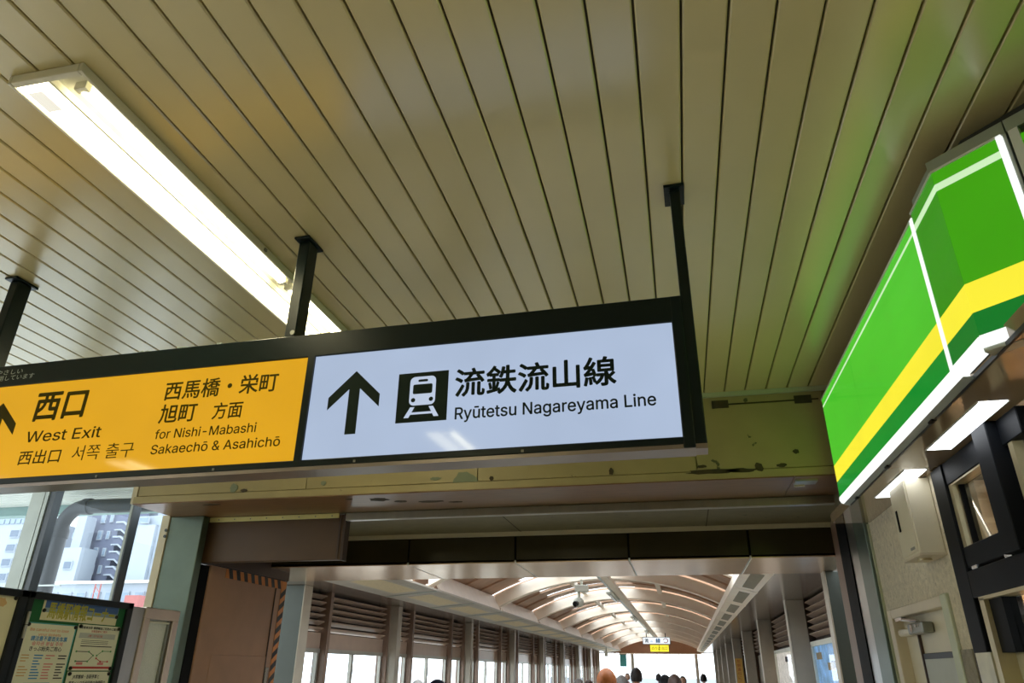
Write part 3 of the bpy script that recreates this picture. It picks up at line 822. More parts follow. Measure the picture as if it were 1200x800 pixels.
# flakes and screws
for u in (-2.16, -2.13, -1.98, -1.95, -1.80):
    L(u, u + 0.022, 0.01, 0.03, SH - 0.001, SH + 0.006 + 0.006 * random.random()).build('paint_flake', 'pale_print', sg, local=True)
for u in (-3.2, -2.2, -1.70, -1.15, -0.56):
    L(u, u + 0.008, -0.003, 0.002, 0.016, 0.024).build('screw', 'closer', sg, local=True)
# hangers
for u in (-2.945, -1.482, 0.003):
    y0 = 0.048
    if u > -0.1:
        pz = 0.0
        po = L(u - 0.016, u + 0.020, 0.006, 0.074, 0.0, 0.978 - 0.012).build('pole', 'sign_frame', sg, bevel=0.003, local=True)
        L(u - 0.016, u + 0.020, 0.004, 0.076, -0.004, 0.012).build('bottom_strip', 'sign_under', sg, local=True)
        fl = L(u - 0.036, u + 0.036, -0.012, 0.108, 0.966, 0.977).build('flange', 'sign_frame', po, local=True)
    else:
        po = L(u - 0.024, u + 0.024, 0.012, 0.084, SH, 0.966).build('pole', 'sign_frame', sg, bevel=0.004, local=True)
        L(u - 0.034, u + 0.034, -0.012, 0.108, 0.966, 0.977).build('flange', 'sign_frame', po, bevel=0.002, local=True)
        L(u - 0.034, u - 0.024, 0.03, 0.07, SH, SH + 0.04).build('clamp', 'sign_frame', po, local=True)
        MB().tube([(u + 0.012, 0.008, SH + 0.02), (u + 0.012, 0.016, SH + 0.02)], 0.010, 10).build('bolt', 'closer', po, local=True)

# ---- fluorescent ceiling lights
def ceiling_lamp(loc, label):
    x0, y0 = loc
    t = thing('fluorescent_light', label, 'ceiling light', (x0, y0, CZ), 0, 'fluorescent ceiling lights')
    LN = 2.56
    L(-0.1175, 0.1175, 0.0205, LN - 0.0205, -0.004, -0.001).build('housing', 'lamp_white', t, local=True)
    for a, b in ((-0.13, -0.118), (0.118, 0.13)):
        L(a, b, 0, LN, -0.034, -0.001).build('side_rim', 'lamp_white', t, bevel=0.002, local=True)
    for a, b in ((0, 0.02), (LN - 0.02, LN)):
        L(-0.117, 0.117, a, b, -0.0335, -0.0012).build('end_rim', 'lamp_white', t, bevel=0.002, local=True)
    d = L(-0.118, -0.002, 0.02, LN - 0.02, -0.028, -0.023).build('diffuser', 'diffuser', t, local=True)
    L(-0.004, 0.004, 0.02, LN - 0.02, -0.030, -0.004).build('divider', 'lamp_white', t, local=True)
    L(-0.105, -0.055, 0.05, 0.13, -0.0290, -0.028).build('sticker', 'sticker', d, local=True)
    for k in range(2):
        ya = 0.06 + 1.25 * k
        tb = MB().tube([(0.07, ya + 0.02, -0.021), (0.07, ya + 1.19, -0.021)], 0.0155, 12).build('tube', 'tube', t, local=True)
        for q in (ya, ya + 1.19):
            L(0.05, 0.09, q, q + 0.022, -0.032, -0.004).build('socket', 'lamp_white', tb, local=True)
    for q in (1.0, 1.8):
        L(0.1295, 0.137, q, q + 0.015, -0.026, -0.014).build('clip', 'closer', t, local=True)
    return t
ceiling_lamp((-1.70, 1.205), 'long white fluorescent ceiling light with one bare tube and label sticker, above the hanging sign')
ceiling_lamp((-1.72, -2.83), 'long white fluorescent ceiling light behind the viewpoint, mirrored in the white half of the sign')
ceiling_lamp((-4.68, -2.95), 'long white fluorescent ceiling light far left behind the viewpoint, mirrored in the yellow half')

# ---- green fascia: long straight box
FX = 0.913
def fbox(name, par, x0, x1, y0, y1, z0, z1, m, bev=0.0): return B(x0, x1, y0, y1, z0, z1).build(name, m, par, bevel=bev)
f1 = thing('fascia_sign', 'long green backlit shop fascia with yellow stripe and white lower edge', 'sign', (FX + 0.06, 3.27, 2.45))
fbox('case', f1, FX + 0.012, FX + 0.11, 2.345, 4.20, 2.46, 3.06, 'sign_case')
fbox('green_panel', f1, FX, FX + 0.012, 2.347, 3.45, 2.662, 3.008, 'f_green')
fbox('green_panel', f1, FX, FX + 0.012, 3.453, 4.195, 2.662, 3.008, 'f_green')
o = fbox('stripe', f1, FX, FX + 0.012, 2.347, 4.195, 2.569, 2.662, 'f_yellow'); o['label'] = 'yellow stripe'
fbox('lower_panel', f1, FX, FX + 0.012, 2.347, 3.45, 2.486, 2.569, 'f_green_low')
fbox('lower_panel', f1, FX, FX + 0.012, 3.453, 4.195, 2.486, 2.569, 'f_green_low')
fbox('pale_line', f1, FX, FX + 0.012, 2.347, 4.195, 3.008, 3.020, 'f_paleline')
fbox('upper_panel', f1, FX, FX + 0.012, 2.347, 4.195, 3.020, 3.054, 'f_green')
fbox('top_edge', f1, FX - 0.004, FX + 0.02, 2.345, 4.20, 3.054, 3.064, 'alu_white')
o = MB().prism([(FX - 0.002, 2.486), (FX - 0.004, 2.470), (FX + 0.004, 2.455), (FX + 0.018, 2.448), (FX + 0.05, 2.446), (FX + 0.05, 2.486)], 2.335, 4.20, 'y').build('lower_edge', 'f_white', f1); o['label'] = 'glowing white lower edge'
MB().prism([(FX + 0.012, 2.447), (FX + 0.045, 2.438), (FX + 0.05, 2.447)], 2.30, 4.20, 'y').build('drip_lip', 'alu', f1)
fbox('end_strip', f1, FX - 0.003, FX + 0.02, 2.325, 2.347, 2.45, 3.064, 'f_white')
# bay sign: side facet and diagonal face
f2 = thing('fascia_sign', 'green backlit bay fascia bending round the shop corner above the windows', 'sign', (FX + 0.15, 2.1, 2.45))
S2 = 0.7071
def diag(u, d):   # u along the diagonal (towards +x,-y), d inwards
    return (FX + u * S2 + d * S2, 2.09 - u * S2 + d * S2)
def dprism(u0, u1, z0, z1, d0, d1):
    P = [diag(u0, d0), diag(u1, d0), diag(u1, d1), diag(u0, d1)]
    return MB().prism(P, z0, z1, 'z')
FA = FX + 0.004
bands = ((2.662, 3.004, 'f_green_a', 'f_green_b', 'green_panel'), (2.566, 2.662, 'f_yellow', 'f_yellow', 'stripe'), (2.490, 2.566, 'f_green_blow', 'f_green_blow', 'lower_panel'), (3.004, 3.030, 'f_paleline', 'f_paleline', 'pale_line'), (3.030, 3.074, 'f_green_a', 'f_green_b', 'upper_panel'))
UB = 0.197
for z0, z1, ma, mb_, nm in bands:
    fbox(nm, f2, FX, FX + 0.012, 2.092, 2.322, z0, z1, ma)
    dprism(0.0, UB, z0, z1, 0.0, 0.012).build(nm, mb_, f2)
MB().prism([(FX + 0.014, 2.32), (FX + 0.014, 2.09), diag(UB + 0.02, 0.014), diag(UB + 0.02, 0.075), (FX + 0.11, 2.32)], 2.462, 3.075, 'z').build('case', 'sign_case', f2)
dprism(UB, UB + 0.015, 2.455, 3.080, -0.004, 0.03).build('end_strip', 'f_white', f2)
dprism(0.0, UB + 0.015, 3.074, 3.082, -0.004, 0.03).build('top_edge', 'alu_white', f2)
fbox('top_edge', f2, FX - 0.004, FX + 0.02, 2.09, 2.322, 3.074, 3.082, 'alu_white')
o = dprism(-0.0, UB + 0.015, 2.452, 2.490, -0.006, 0.03).build('lower_edge', 'f_white', f2)
fbox('lower_edge', f2, FX - 0.004, FX + 0.03, 2.094, 2.322, 2.452, 2.490, 'f_white')
dprism(0.0, UB + 0.026, 2.440, 2.453, 0.0, 0.05).build('drip_lip', 'alu', f2)
dprism(-0.01, UB + 0.026, 3.082, 3.125, 0.004, 0.06).build('head_trim', 'alu', f2)
fbox('head_trim', f2, FX + 0.006, FX + 0.05, 2.09, 2.30, 3.082, 3.118, 'alu')
dprism(UB + 0.017, UB + 0.026, 2.45, 3.082, 0.006, 0.05).build('joint_strip', 'alu', f2)
# next box, cut by the frame
f3 = thing('fascia_sign', 'next green backlit fascia box cut off by the right edge of the picture', 'sign', tuple(diag(0.5, 0.05)) + (2.45,))
for z0, z1, ma, mb_, nm in bands[:3]:
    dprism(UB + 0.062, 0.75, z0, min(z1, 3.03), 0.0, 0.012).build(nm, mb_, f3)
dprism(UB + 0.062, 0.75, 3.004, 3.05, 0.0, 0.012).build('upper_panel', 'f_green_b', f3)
dprism(UB + 0.030, 0.78, 2.452, 3.08, 0.013, 0.09).build('case', 'sign_case', f3)
dprism(UB + 0.036, UB + 0.062, 2.47, 3.075, -0.006, 0.03).build('end_strip', 'alu_white', f3)
dprism(UB + 0.030, 0.78, 3.082, 3.125, 0.004, 0.06).build('head_trim', 'alu', f3)
dprism(UB + 0.062, 0.75, 2.452, 2.490, -0.006, 0.03).build('lower_edge', 'f_white', f3)

# ---- LED panels in the shop soffit
for (ya, yb, lb) in ((2.545, 3.125, 'white rectangular LED panel in the shop soffit, nearest over the dark window frame'), (3.46, 4.02, 'white rectangular LED panel in the shop soffit behind the beige control box')):
    t = thing('led_panel', lb, 'ceiling light', (1.09, (ya + yb) / 2, 2.442), 0, 'LED panels in the shop soffit')
    B(1.046, 1.137, ya, yb, 2.4395, 2.4425).build('diffuser', 'led', t)
    MB().box(1.042, 1.046, ya - 0.004, yb + 0.004, 2.438, 2.4425).box(1.137, 1.141, ya - 0.004, yb + 0.004, 2.438, 2.4425).build('rim', 'alu_white', t)

# ---- beige control box on the stucco
cb = thing('control_box', 'beige metal control box on stucco wall under the fascia', 'control box', (1.125, 3.71, 2.085))
B(1.072, 1.18, 3.585, 3.84, 2.095, 2.434).build('case', 'beige_metal', cb, bevel=0.004)
dr = B(1.066, 1.073, 3.592, 3.832, 2.105, 2.428).build('door', 'beige_metal', cb, bevel=0.002)
MB().box(1.061, 1.067, 3.765, 3.785, 2.22, 2.32).build('latch', 'black', dr, bevel=0.002)
B(1.064, 1.067, 3.62, 3.68, 2.118, 2.13).build('name_plate', 'closer', dr)
B(1.068, 1.182, 3.582, 3.845, 2.085, 2.097).build('base_flange', 'beige_frame', cb, bevel=0.002)
MB().tube([(1.12, 3.70, 2.085), (1.12, 3.70, 2.076)], 0.03, 16).build('gland', 'brass_strip', cb)

# ---- shop interior pieces seen through the glass
sh = thing('display_shelf', 'orange wood shelf unit seen through the upper shop window', 'shelf', (2.1, 4.4, 0))
B(1.80, 2.60, 4.54, 4.56, 0, 2.56).build('back_panel', 'wood', sh)
for xx in (1.78, 2.18, 2.58):
    B(xx, xx + 0.03, 4.20, 4.56, 0, 2.56).build('side_panel', 'wood_pale', sh)
for zz in (0.4, 0.9, 1.4, 1.9):
    B(1.81, 2.58, 4.22, 4.54, zz, zz + 0.03).build('shelf_board', 'wood', sh)
sb = thing('counter_screen', 'orange wood panel screen inside the shop behind the lower window', 'screen', (1.9, 3.98, 0))
B(1.48, 2.3, 3.98, 4.02, 0, 1.86).build('panel', 'wood', sb)
B(1.46, 2.32, 3.96, 4.04, 1.86, 1.96).build('top_board', 'wood_pale', sb)
sl_ = thing('added_shop_light', 'square white ceiling lamp inside the shop', 'ceiling light', (2.0, 3.6, 2.62))  # added lamp that brightens the shop interior
B(1.60, 2.3, 3.35, 3.75, 2.60, 2.615).build('diffuser', 'shop_fill', sl_)
B(1.58, 2.32, 3.33, 3.77, 2.612, 2.62).build('rim', 'alu_white', sl_)
tr = thing('leaning_tube', 'clear glass tube leaning inside the upper shop window', 'tube', (1.8, 4.12, 0))
MB().tube([(1.50, 4.12, 2.53), (2.11, 4.12, 0.02)], 0.018, 12).build('shaft', 'steel', tr)
MB().ball((1.498, 4.12, 2.535), 0.026).build('end_cap', 'chrome', tr)

# ---- shutter box and rivet strip at the left of the passage
sx = thing('shutter_box', 'brown metal shutter box below the left end of the beam', 'shutter box', (-3.0, 4.93, 2.31))
B(-3.635, -2.385, 4.90, 4.955, 2.315, 2.640).build('case', 'brown_box', sx, bevel=0.005)
B(-2.384, -2.365, 4.8895, 4.965, 2.310, 2.645).build('end_channel', 'brown_dark', sx, bevel=0.002)
B(-2.420, -2.405, 4.893, 4.902, 2.318, 2.636).build('edge_bead', 'brown_dark', sx)
B(-3.647, -3.636, 4.8895, 4.965, 2.315, 2.645).build('end_channel', 'brown_dark', sx)
rs = thing('rivet_strip', 'pale yellow riveted metal strip on top of the brown shutter box', 'strip', (-2.95, 4.89, 2.62))
B(-3.50, -2.42, 4.874, 4.888, 2.612, 2.646).build('plate', 'rivet_strip', rs, bevel=0.002)
for k in range(8):
    MB().ball((-3.42 + k * 0.135, 4.876, 2.628), 0.006, 8, 5).build('rivet', 'closer', rs)

# ---- folding gate with hazard tape
gt = thing('gate_panel', 'brown steel gate leaf edged with orange and black hazard tape', 'gate', (-3.54, 5.5, 0))
B(-3.58, -3.50, 4.99, 6.17, 0.0, 2.311).build('leaf', 'brown_door', gt, bevel=0.004)
B(-3.503, -3.494, 4.99, 5.12, 0.0, 2.31).build('edge_stile', 'brown_door', gt, bevel=0.003)
B(-3.505, -3.496, 5.19, 5.98, 0.2, 1.685).build('lower_panel', 'brown_door', gt, bevel=0.003)
B(-3.50, -3.492, 5.975, 5.985, 0.0, 2.24).build('seam', 'brown_dark', gt)
MB().box(-3.50, -3.485, 5.985, 6.035, 1.48, 1.60).build('handle_plate', 'chrome', gt, bevel=0.003)
B(-3.60, -3.503, 4.885, 4.985, 0.0, 2.30).build('rubber_seal', 'black', gt)
tpv = B(-3.4985, -3.4965, 6.071, 6.155, 0.0, 2.309).build('hazard_tape', 'orange_tape', gt)
tph = B(-3.4985, -3.4965, 5.20, 6.069, 2.240, 2.309).build('hazard_tape', 'orange_tape', gt)
for k in range(24):
    z = 2.20 - 0.098 * k
    if z < 0.1: break
    MB().poly([(-3.4958, 6.07, z), (-3.4958, 6.155, z + 0.055), (-3.4958, 6.155, z + 0.005), (-3.4958, 6.07, z - 0.05)], [(0, 1, 2, 3)]).build('black_stripe', 'tape_black', tpv)
for k in range(8):
    y = 5.215 + 0.108 * k
    MB().poly([(-3.4958, y + 0.012, 2.309), (-3.4958, y + 0.066, 2.309), (-3.4958, y + 0.096, 2.240), (-3.4958, y + 0.042, 2.240)], [(0, 1, 2, 3)]).build('black_stripe', 'tape_black', tph)

# ---- notice boards (on legs, facing right)
BX = -3.50
def board(name, label, ya, yb, inner, legs):
    t = thing(name, label, 'notice board', (BX - 0.03, (ya + yb) / 2, 0))
    fr = 0.038
    B(BX - 0.06, BX, ya, yb, 1.972 - fr, 1.972).build('frame', 'board_frame', t, bevel=0.004)
    B(BX - 0.06, BX, ya, yb, 0.80, 0.80 + fr).build('frame', 'board_frame', t, bevel=0.004)
    B(BX - 0.06, BX, ya, ya + fr, 0.80, 1.972).build('frame', 'board_frame', t, bevel=0.004)
    B(BX - 0.06, BX, yb - fr - 0.012, yb, 0.80, 1.972).build('frame', 'board_frame', t, bevel=0.004)
    B(BX - 0.05, BX - 0.018, ya + fr, yb - fr, 0.83, 1.94).build('back_panel', inner, t)
    for yy in (ya + 0.02, yb - 0.06):
        B(BX - 0.055, BX - 0.01, yy, yy + 0.04, 0.0, 0.80).build('leg', 'steel', t)
    return t
nb = board('notice_board', 'green baize notice board with station posters in a charcoal frame', 3.435, 4.262, 'board_green', True)
hg = MB().tube([(BX + 0.008, 3.452, 1.866), (BX + 0.008, 3.452, 1.80)], 0.009, 10).tube([(BX + 0.008, 3.452, 1.796), (BX + 0.008, 3.452, 1.73)], 0.009, 10).build('hinge', 'steel', nb)
B(BX - 0.055, BX - 0.012, 4.264, 4.384, 0.80, 1.955).build('side_rail', 'steel', nb)
nb2 = board('notice_board', 'cream notice board in a charcoal frame at the left picture edge', 2.50, 3.428, 'board_cream', True)
def pin(par, y, z, x=BX - 0.014):
    MB().ball((x + 0.003, y, z), 0.011, 8, 6).build('pin', 'pin', par)
PX = BX - 0.0165
def paper(name, label, cat, ya, yb, za, zb, m, pins=True, group=None):
    t = thing(name, label, cat, (PX, (ya + yb) / 2, za), 0, group)
    s = B(PX - 0.001, PX + 0.0006, ya, yb, za, zb).build('sheet', m, t)
    if pins:
        for y in (ya + 0.012, yb - 0.012):
            for z in (za + 0.012, zb - 0.012): pin(t, y, z)
    return t
def pt(s, m, t, y0, y1, z0, z1, off=0.012, cap=False):
    ox = t.location
    return letter(s, m, t, lambda u, v: (PX + 0.0014 - ox.x, u - ox.y, v - ox.z), y0, y1, z0, z1, off=off, cap=cap, nrm=(1, 0, 0))
def bar(m, t, y0, y1, z0, z1, name='print_bar', d=0.0011):
    return MB().poly([(PX + d, y0, z0), (PX + d, y1, z0), (PX + d, y1, z1), (PX + d, y0, z1)], [(0, 1, 2, 3)]).build(name, m, t)
# title plate
tp = paper('title_plate', 'blue and cream title plate with gold letters across top of green board', 'sign', 3.556, 4.148, 1.830, 1.937, 'title_cream', False)
bar('title_blue', tp, 3.57, 4.146, 1.895, 1.936); bar('title_mid', tp, 3.57, 4.146, 1.872, 1.896)
pt('馬橋駅情報コーナー', 'title_ink', tp, 3.60, 4.12, 1.842, 1.928, 0.03)
for y in (3.566, 4.138): pin(tp, y, 1.88)
# ticket poster
a = paper('poster', 'teal edged lost ticket poster with orange, blue and black lines of text', 'poster', 3.476, 3.838, 1.30, 1.815, 'paper_teal', True, 'posters on the green board')
bar('paper', a, 3.484, 3.830, 1.308, 1.809, 'paper_field', 0.0008)
pt('Be careful not to lose', 'p_orange', a, 3.512, 3.785, 1.772, 1.793, 0.008, True)
pt('your tickets', 'p_orange', a, 3.575, 3.735, 1.749, 1.768, 0.008, True)
pt('請注意不要丟失车票', 'p_blue', a, 3.532, 3.788, 1.722, 1.747, 0.02)
pt('승차권 분실 주의', 'p_pink', a, 3.548, 3.762, 1.698, 1.719, 0.02)
pt('きっぷ紛失ご用心', 'p_ink', a, 3.540, 3.765, 1.670, 1.694, 0.02)
rnd = random.Random(3)
for cx, m in ((3.50, 'p_tan'), (3.585, 'p_blue'), (3.665, 'p_pink'), (3.755, 'p_ink')):
    for k in range(9):
        z = 1.645 - 0.0145 * k
        if rnd.random() < 0.2: continue
        bar(m, a, cx, cx + 0.035 + 0.03 * rnd.random(), z, z + 0.006)
bar('p_blue', a, 3.56, 3.74, 1.505, 1.510); bar('p_ink', a, 3.50, 3.80, 1.488, 1.493); bar('p_ink', a, 3.50, 3.72, 1.470, 1.475)
# route map poster
b_ = paper('poster', 'route diagram poster with colored railway lines and red bottom band', 'poster', 3.850, 4.196, 1.572, 1.824, 'paper', True, 'posters on the green board')
pt('常磐線各駅 振替輸送ご利用のご案内', 'p_ink', b_, 3.872, 4.178, 1.800, 1.815, 0.02)
pt('対象区間のご案内', 'p_red', b_, 3.96, 4.09, 1.782, 1.796, 0.01)
bar('paper_grey', b_, 3.872, 4.17, 1.748, 1.778, 'print_box')
pt('上野・北千住方面', 'p_red', b_, 3.94, 4.06, 1.756, 1.769, 0.01)
for k in range(3): bar('p_ink', b_, 3.90, 4.12, 1.736 - 0.009 * k, 1.7385 - 0.009 * k)
bar('p_ink', b_, 3.90, 4.16, 1.703, 1.708)
def route(pts, m):
    for p, q in zip(pts[:-1], pts[1:]):
        dy, dz = q[0] - p[0], q[1] - p[1]; l = math.hypot(dy, dz); ny, nz = -dz / l * 0.002, dy / l * 0.002
        MB().poly([(PX + 0.0012, p[0] + ny, p[1] + nz), (PX + 0.0012, q[0] + ny, q[1] + nz), (PX + 0.0012, q[0] - ny, q[1] - nz), (PX + 0.0012, p[0] - ny, p[1] - nz)], [(0, 1, 2, 3)]).build('route_line', m, b_)
    for p in pts:
        bar('p_green' if m == 'p_ink' else m, b_, p[0] - 0.006, p[0] + 0.006, p[1] - 0.005, p[1] + 0.005, 'station_mark', 0.0014)
route([(3.88, 1.675), (3.98, 1.675), (4.02, 1.655), (3.985, 1.622), (3.89, 1.622)], 'p_ink')
route([(4.05, 1.655), (4.09, 1.68), (4.16, 1.68)], 'p_green')
route([(4.05, 1.640), (4.09, 1.622), (4.15, 1.622)], 'p_red')
bar('p_pink', b_, 3.90, 3.95, 1.603, 1.617); bar('p_pink', b_, 4.07, 4.12, 1.603, 1.617)
bar('p_red', b_, 3.862, 4.186, 1.582, 1.594)
# third poster
c_ = paper('poster', 'pale poster with bold black text below the route diagram', 'poster', 3.856, 4.196, 1.30, 1.566, 'paper', True, 'posters on the green board')
pt('JR常磐線・各駅停車と', 'p_ink', c_, 3.90, 4.11, 1.525, 1.550, 0.02)
pt('東京メトロ千代田線の接続駅は', 'p_ink', c_, 3.88, 4.17, 1.492, 1.516, 0.02)
pt('北千住駅です', 'p_red', c_, 3.95, 4.09, 1.460, 1.484, 0.02)
# poster on the cream board
e_ = paper('poster', 'cream sheet with a brown stain pinned inside the left board', 'poster', 2.60, 3.372, 1.25, 1.938, 'board_cream', True, 'sheet on the cream board')
MB().prism([(p[0], p[1]) for p in blob(3.28, 1.90, 0.035, 0.025, 77)], PX + 0.0008, PX + 0.0012, 'x').build('stain', 'p_tan', e_)
bar('paper_grey', e_, 2.7, 3.26, 1.80, 1.804); bar('paper_grey', e_, 3.25, 3.256, 1.5, 1.80)

# ---- stainless framed panel beside the pillar
sp = thing('framed_panel', 'stainless framed speckled panel standing beside the left pillar', 'panel', (-3.53, 4.56, 0))
for a in ((4.385, 4.745, 1.888, 1.960), (4.385, 4.445, 0.0, 1.890), (4.682, 4.745, 0.0, 1.890)):
    B(-3.56, -3.50, *a).build('frame', 'steel_warm', sp, bevel=0.005)
B(-3.555, -3.53, 4.445, 4.682, 0.0, 1.888).build('infill', 'speckle', sp)
B(-3.53, -3.515, 4.655, 4.672, 0.0, 1.885).build('rail', 'closer', sp)
MB().tube([(-3.52, 4.46, 1.872), (-3.52, 4.66, 1.872)], 0.008, 8).build('top_rod', 'lamp_white', sp)

# ---- corridor fittings
for i, (xx, y) in enumerate(((-1.24, 13.6), (-1.24, 19.9), (-1.24, 27.0))):
    t = thing('ridge_lamp', ['white lamp under the ridge duct, nearest the passage', 'white lamp under the ridge duct, middle one', 'white lamp under the ridge duct, farthest down the corridor'][i], 'ceiling light', (xx, y, 2.86), 0, 'lamps along the ridge')
    L(-0.06, 0.06, 0, 1.5, 0.02, 0.06).build('housing', 'lamp_white', t, bevel=0.008, local=True)
    MB().tube([(0, 0.04, 0.012), (0, 1.46, 0.012)], 0.022, 10).build('tube', 'lamp_inner', t, local=True)
cc = thing('security_camera', 'white dome style security camera hanging from the first vault rib', 'camera', (-1.56, 11.7, 2.50))
MB().box(-1.60, -1.40, 11.62, 11.80, 2.735, 2.83).build('junction_box', 'lamp_white', cc, bevel=0.008)
MB().tube([(-1.50, 11.7, 2.83), (-1.50, 11.7, 2.92)], 0.02, 10).tube([(-1.545, 11.7, 2.74), (-1.545, 11.7, 2.60)], 0.022, 12).build('stem', 'lamp_white', cc)
bd = MB().ball((-1.55, 11.68, 2.575), (0.085, 0.085, 0.075)).build('head', 'lamp_white', cc)
MB().tube([(-1.575, 11.62, 2.555), (-1.59, 11.555, 2.54)], 0.042, 18).build('lens', 'lens', bd)
cc2 = thing('security_camera', 'small grey security camera on the left soffit near the gable', 'camera', (-2.96, 30.0, 2.2))
MB().box(-3.02, -2.90, 29.9, 30.1, 2.12, 2.30).build('body', 'lamp_white', cc2, bevel=0.01)
MB().tube([(-2.96, 30, 2.30), (-2.96, 30, 2.452)], 0.02, 8).build('stem', 'closer', cc2)

ms = thing('hanging_sign', 'small white hanging sign with red ring before the far gable', 'sign', (-1.03, 30.0, 2.555))
B(-1.535, -0.48, 29.98, 30.08, 2.560, 2.815).build('case', 'sign_frame', ms)
mp = B(-1.515, -0.50, 29.972, 29.982, 2.575, 2.80).build('white_panel', 'mini_white', ms)
ms_l = lambda u, v: (u + 1.03, 29.968 - 30.0, v - 2.555)
letter('流', 'ink_dark', ms, ms_l, -1.45, -1.31, 2.62, 2.76, off=0.03)
letter('山', 'p_blue', ms, ms_l, -1.24, -1.15, 2.63, 2.71, off=0.0)
letter('線', 'p_blue', ms, ms_l, -1.03, -0.86, 2.61, 2.77, off=0.03)
MB().poly([(-0.66 + 0.10 * k * math.cos(R(a)), 29.968, 2.69 + 0.085 * k * math.sin(R(a))) for k in (1, 0.72) for a in range(220, 521, 20)], [(i, i + 1, i + 17, i + 16) for i in range(15)]).build('red_ring', 'p_red', ms)
for xx in (-1.38, -0.66):
    B(xx - 0.015, xx + 0.015, 30.01, 30.04, 2.81, 2.98).build('hanger', 'sign_frame', ms)
my = thing('hanging_sign', 'small yellow hanging sign below the white one at the far gable', 'sign', (-0.91, 30.0, 2.30))
B(-1.27, -0.55, 29.98, 30.06, 2.29, 2.545).build('case', 'sign_frame', my)
B(-1.26, -0.56, 29.972, 29.982, 2.30, 2.535).build('yellow_panel', 'mini_yellow', my)
my_l = lambda u, v: (u + 0.91, -0.032, v - 2.30)
letter('のりば 出口', 'ink_olive', my, my_l, -1.20, -0.62, 2.36, 2.48, off=0.0)
B(-0.925, -0.91, 29.966, 29.972, 2.31, 2.53).build('divider', 'ink_olive', my)

for i, (ya, yb, m) in enumerate(((7.7, 9.25, 'ad_blue'), (10.3, 13.0, 'ad_pink'))):
    t = thing('advert_case', ['blue advertising poster case between first two right corridor columns', 'pale advertising poster case between second and third right columns'][i], 'poster case', (1.46, (ya + yb) / 2, 0.9), 0, 'advertising cases on the right')
    B(1.44, 1.50, ya, yb, 0.9, 1.885).build('sheet', m, t)
    for a in ((ya, yb, 1.875, 1.925), (ya, yb, 0.88, 0.92), (ya, ya + 0.05, 0.9, 1.9), (yb - 0.05, yb, 0.9, 1.9)):
        B(1.41, 1.50, *a).build('frame', 'lamp_white', t)
    for k in range(7):
        y = ya + 0.15 + rnd.random() * (yb - ya - 0.5); z = 1.25 + 0.5 * rnd.random()
        MB().poly([(1.437, y, z), (1.437, y + 0.35, z), (1.437, y + 0.35, z + 0.07), (1.437, y, z + 0.07)], [(0, 1, 2, 3)]).build('print_bar', ['c_navy', 'c_white', 'p_tan', 'p_blue'][k % 4], t)
    # glazing over the sheet
    B(1.425, 1.428, ya + 0.05, yb - 0.05, 0.92, 1.875).build('pane', 'glass', t)
os_ = thing('notice_strip', 'tall orange notice strip with red writing on a right corridor column', 'notice', (1.26, 20.39, 0.9))
B(1.25, 1.42, 20.384, 20.396, 0.9, 1.93).build('sheet', 'strip_orange', os_)
for k in range(9):
    z = 1.83 - 0.095 * k
    letter('左側通行にご協力を下'[k], 'p_red', os_, lambda u, v: (u - 1.26, 20.381 - 20.39, v - 0.9), 1.285, 1.365, z, z + 0.07, off=0.0)

# ================================================================== OUTSIDE THE LEFT WINDOW
cn = struct('canopy', B(-12, -3.9, 4.98, 6.95, 3.325, 3.40), 'ribs_dark', 'pale ribbed canopy underside outside the left window', 'canopy')
pr_ = None
for k in range(26):
    y = 5.0 + 0.075 * k
    if pr_ is None: pr_ = B(-12, -3.9, y, y + 0.055, 3.30, 3.325).build('rib_strip', 'ribs', cn)
    else: share(pr_, cn, (pr_.location.x, pr_.location.y + 0.075 * k, pr_.location.z))
B(-12, -3.9, 6.95, 7.10, 3.20, 3.36).build('gutter', 'gutter', cn)
pp = thing('drain_pipe', 'thick dark grey drain pipe bending down outside the left window', 'pipe', (-6.48, 6.5, 0))
pts = [(-3.95, 6.5, 3.155), (-5.0, 6.5, 3.155), (-6.22, 6.5, 3.165)]
for i in range(1, 9):
    a = R(90 + 90 * i / 8)
    pts.append((-6.24 + 0.235 * math.cos(a), 6.5, 2.93 + 0.235 * math.sin(a)))
MB().tube(pts, 0.075, 20).build('bend', 'pipe', pp)
MB().tube([(-6.475, 6.5, 2.95), (-6.475, 6.5, 0.0)], 0.082, 20).build('riser', 'pipe', pp)
MB().tube([(-6.24, 6.5, 3.165), (-6.16, 6.5, 3.165)], 0.088, 20).build('coupling', 'pipe', pp)
MB().tube([(-6.475, 6.5, 2.93), (-6.475, 6.5, 2.84)], 0.094, 20).build('coupling', 'pipe', pp)
B(-6.70, -6.56, 6.48, 6.52, 2.82, 2.85).build('bracket', 'win_dark', pp)
B(-6.9, -6.2, 6.40, 6.42, 2.335, 2.35).build('tie_bar', 'alu', pp)

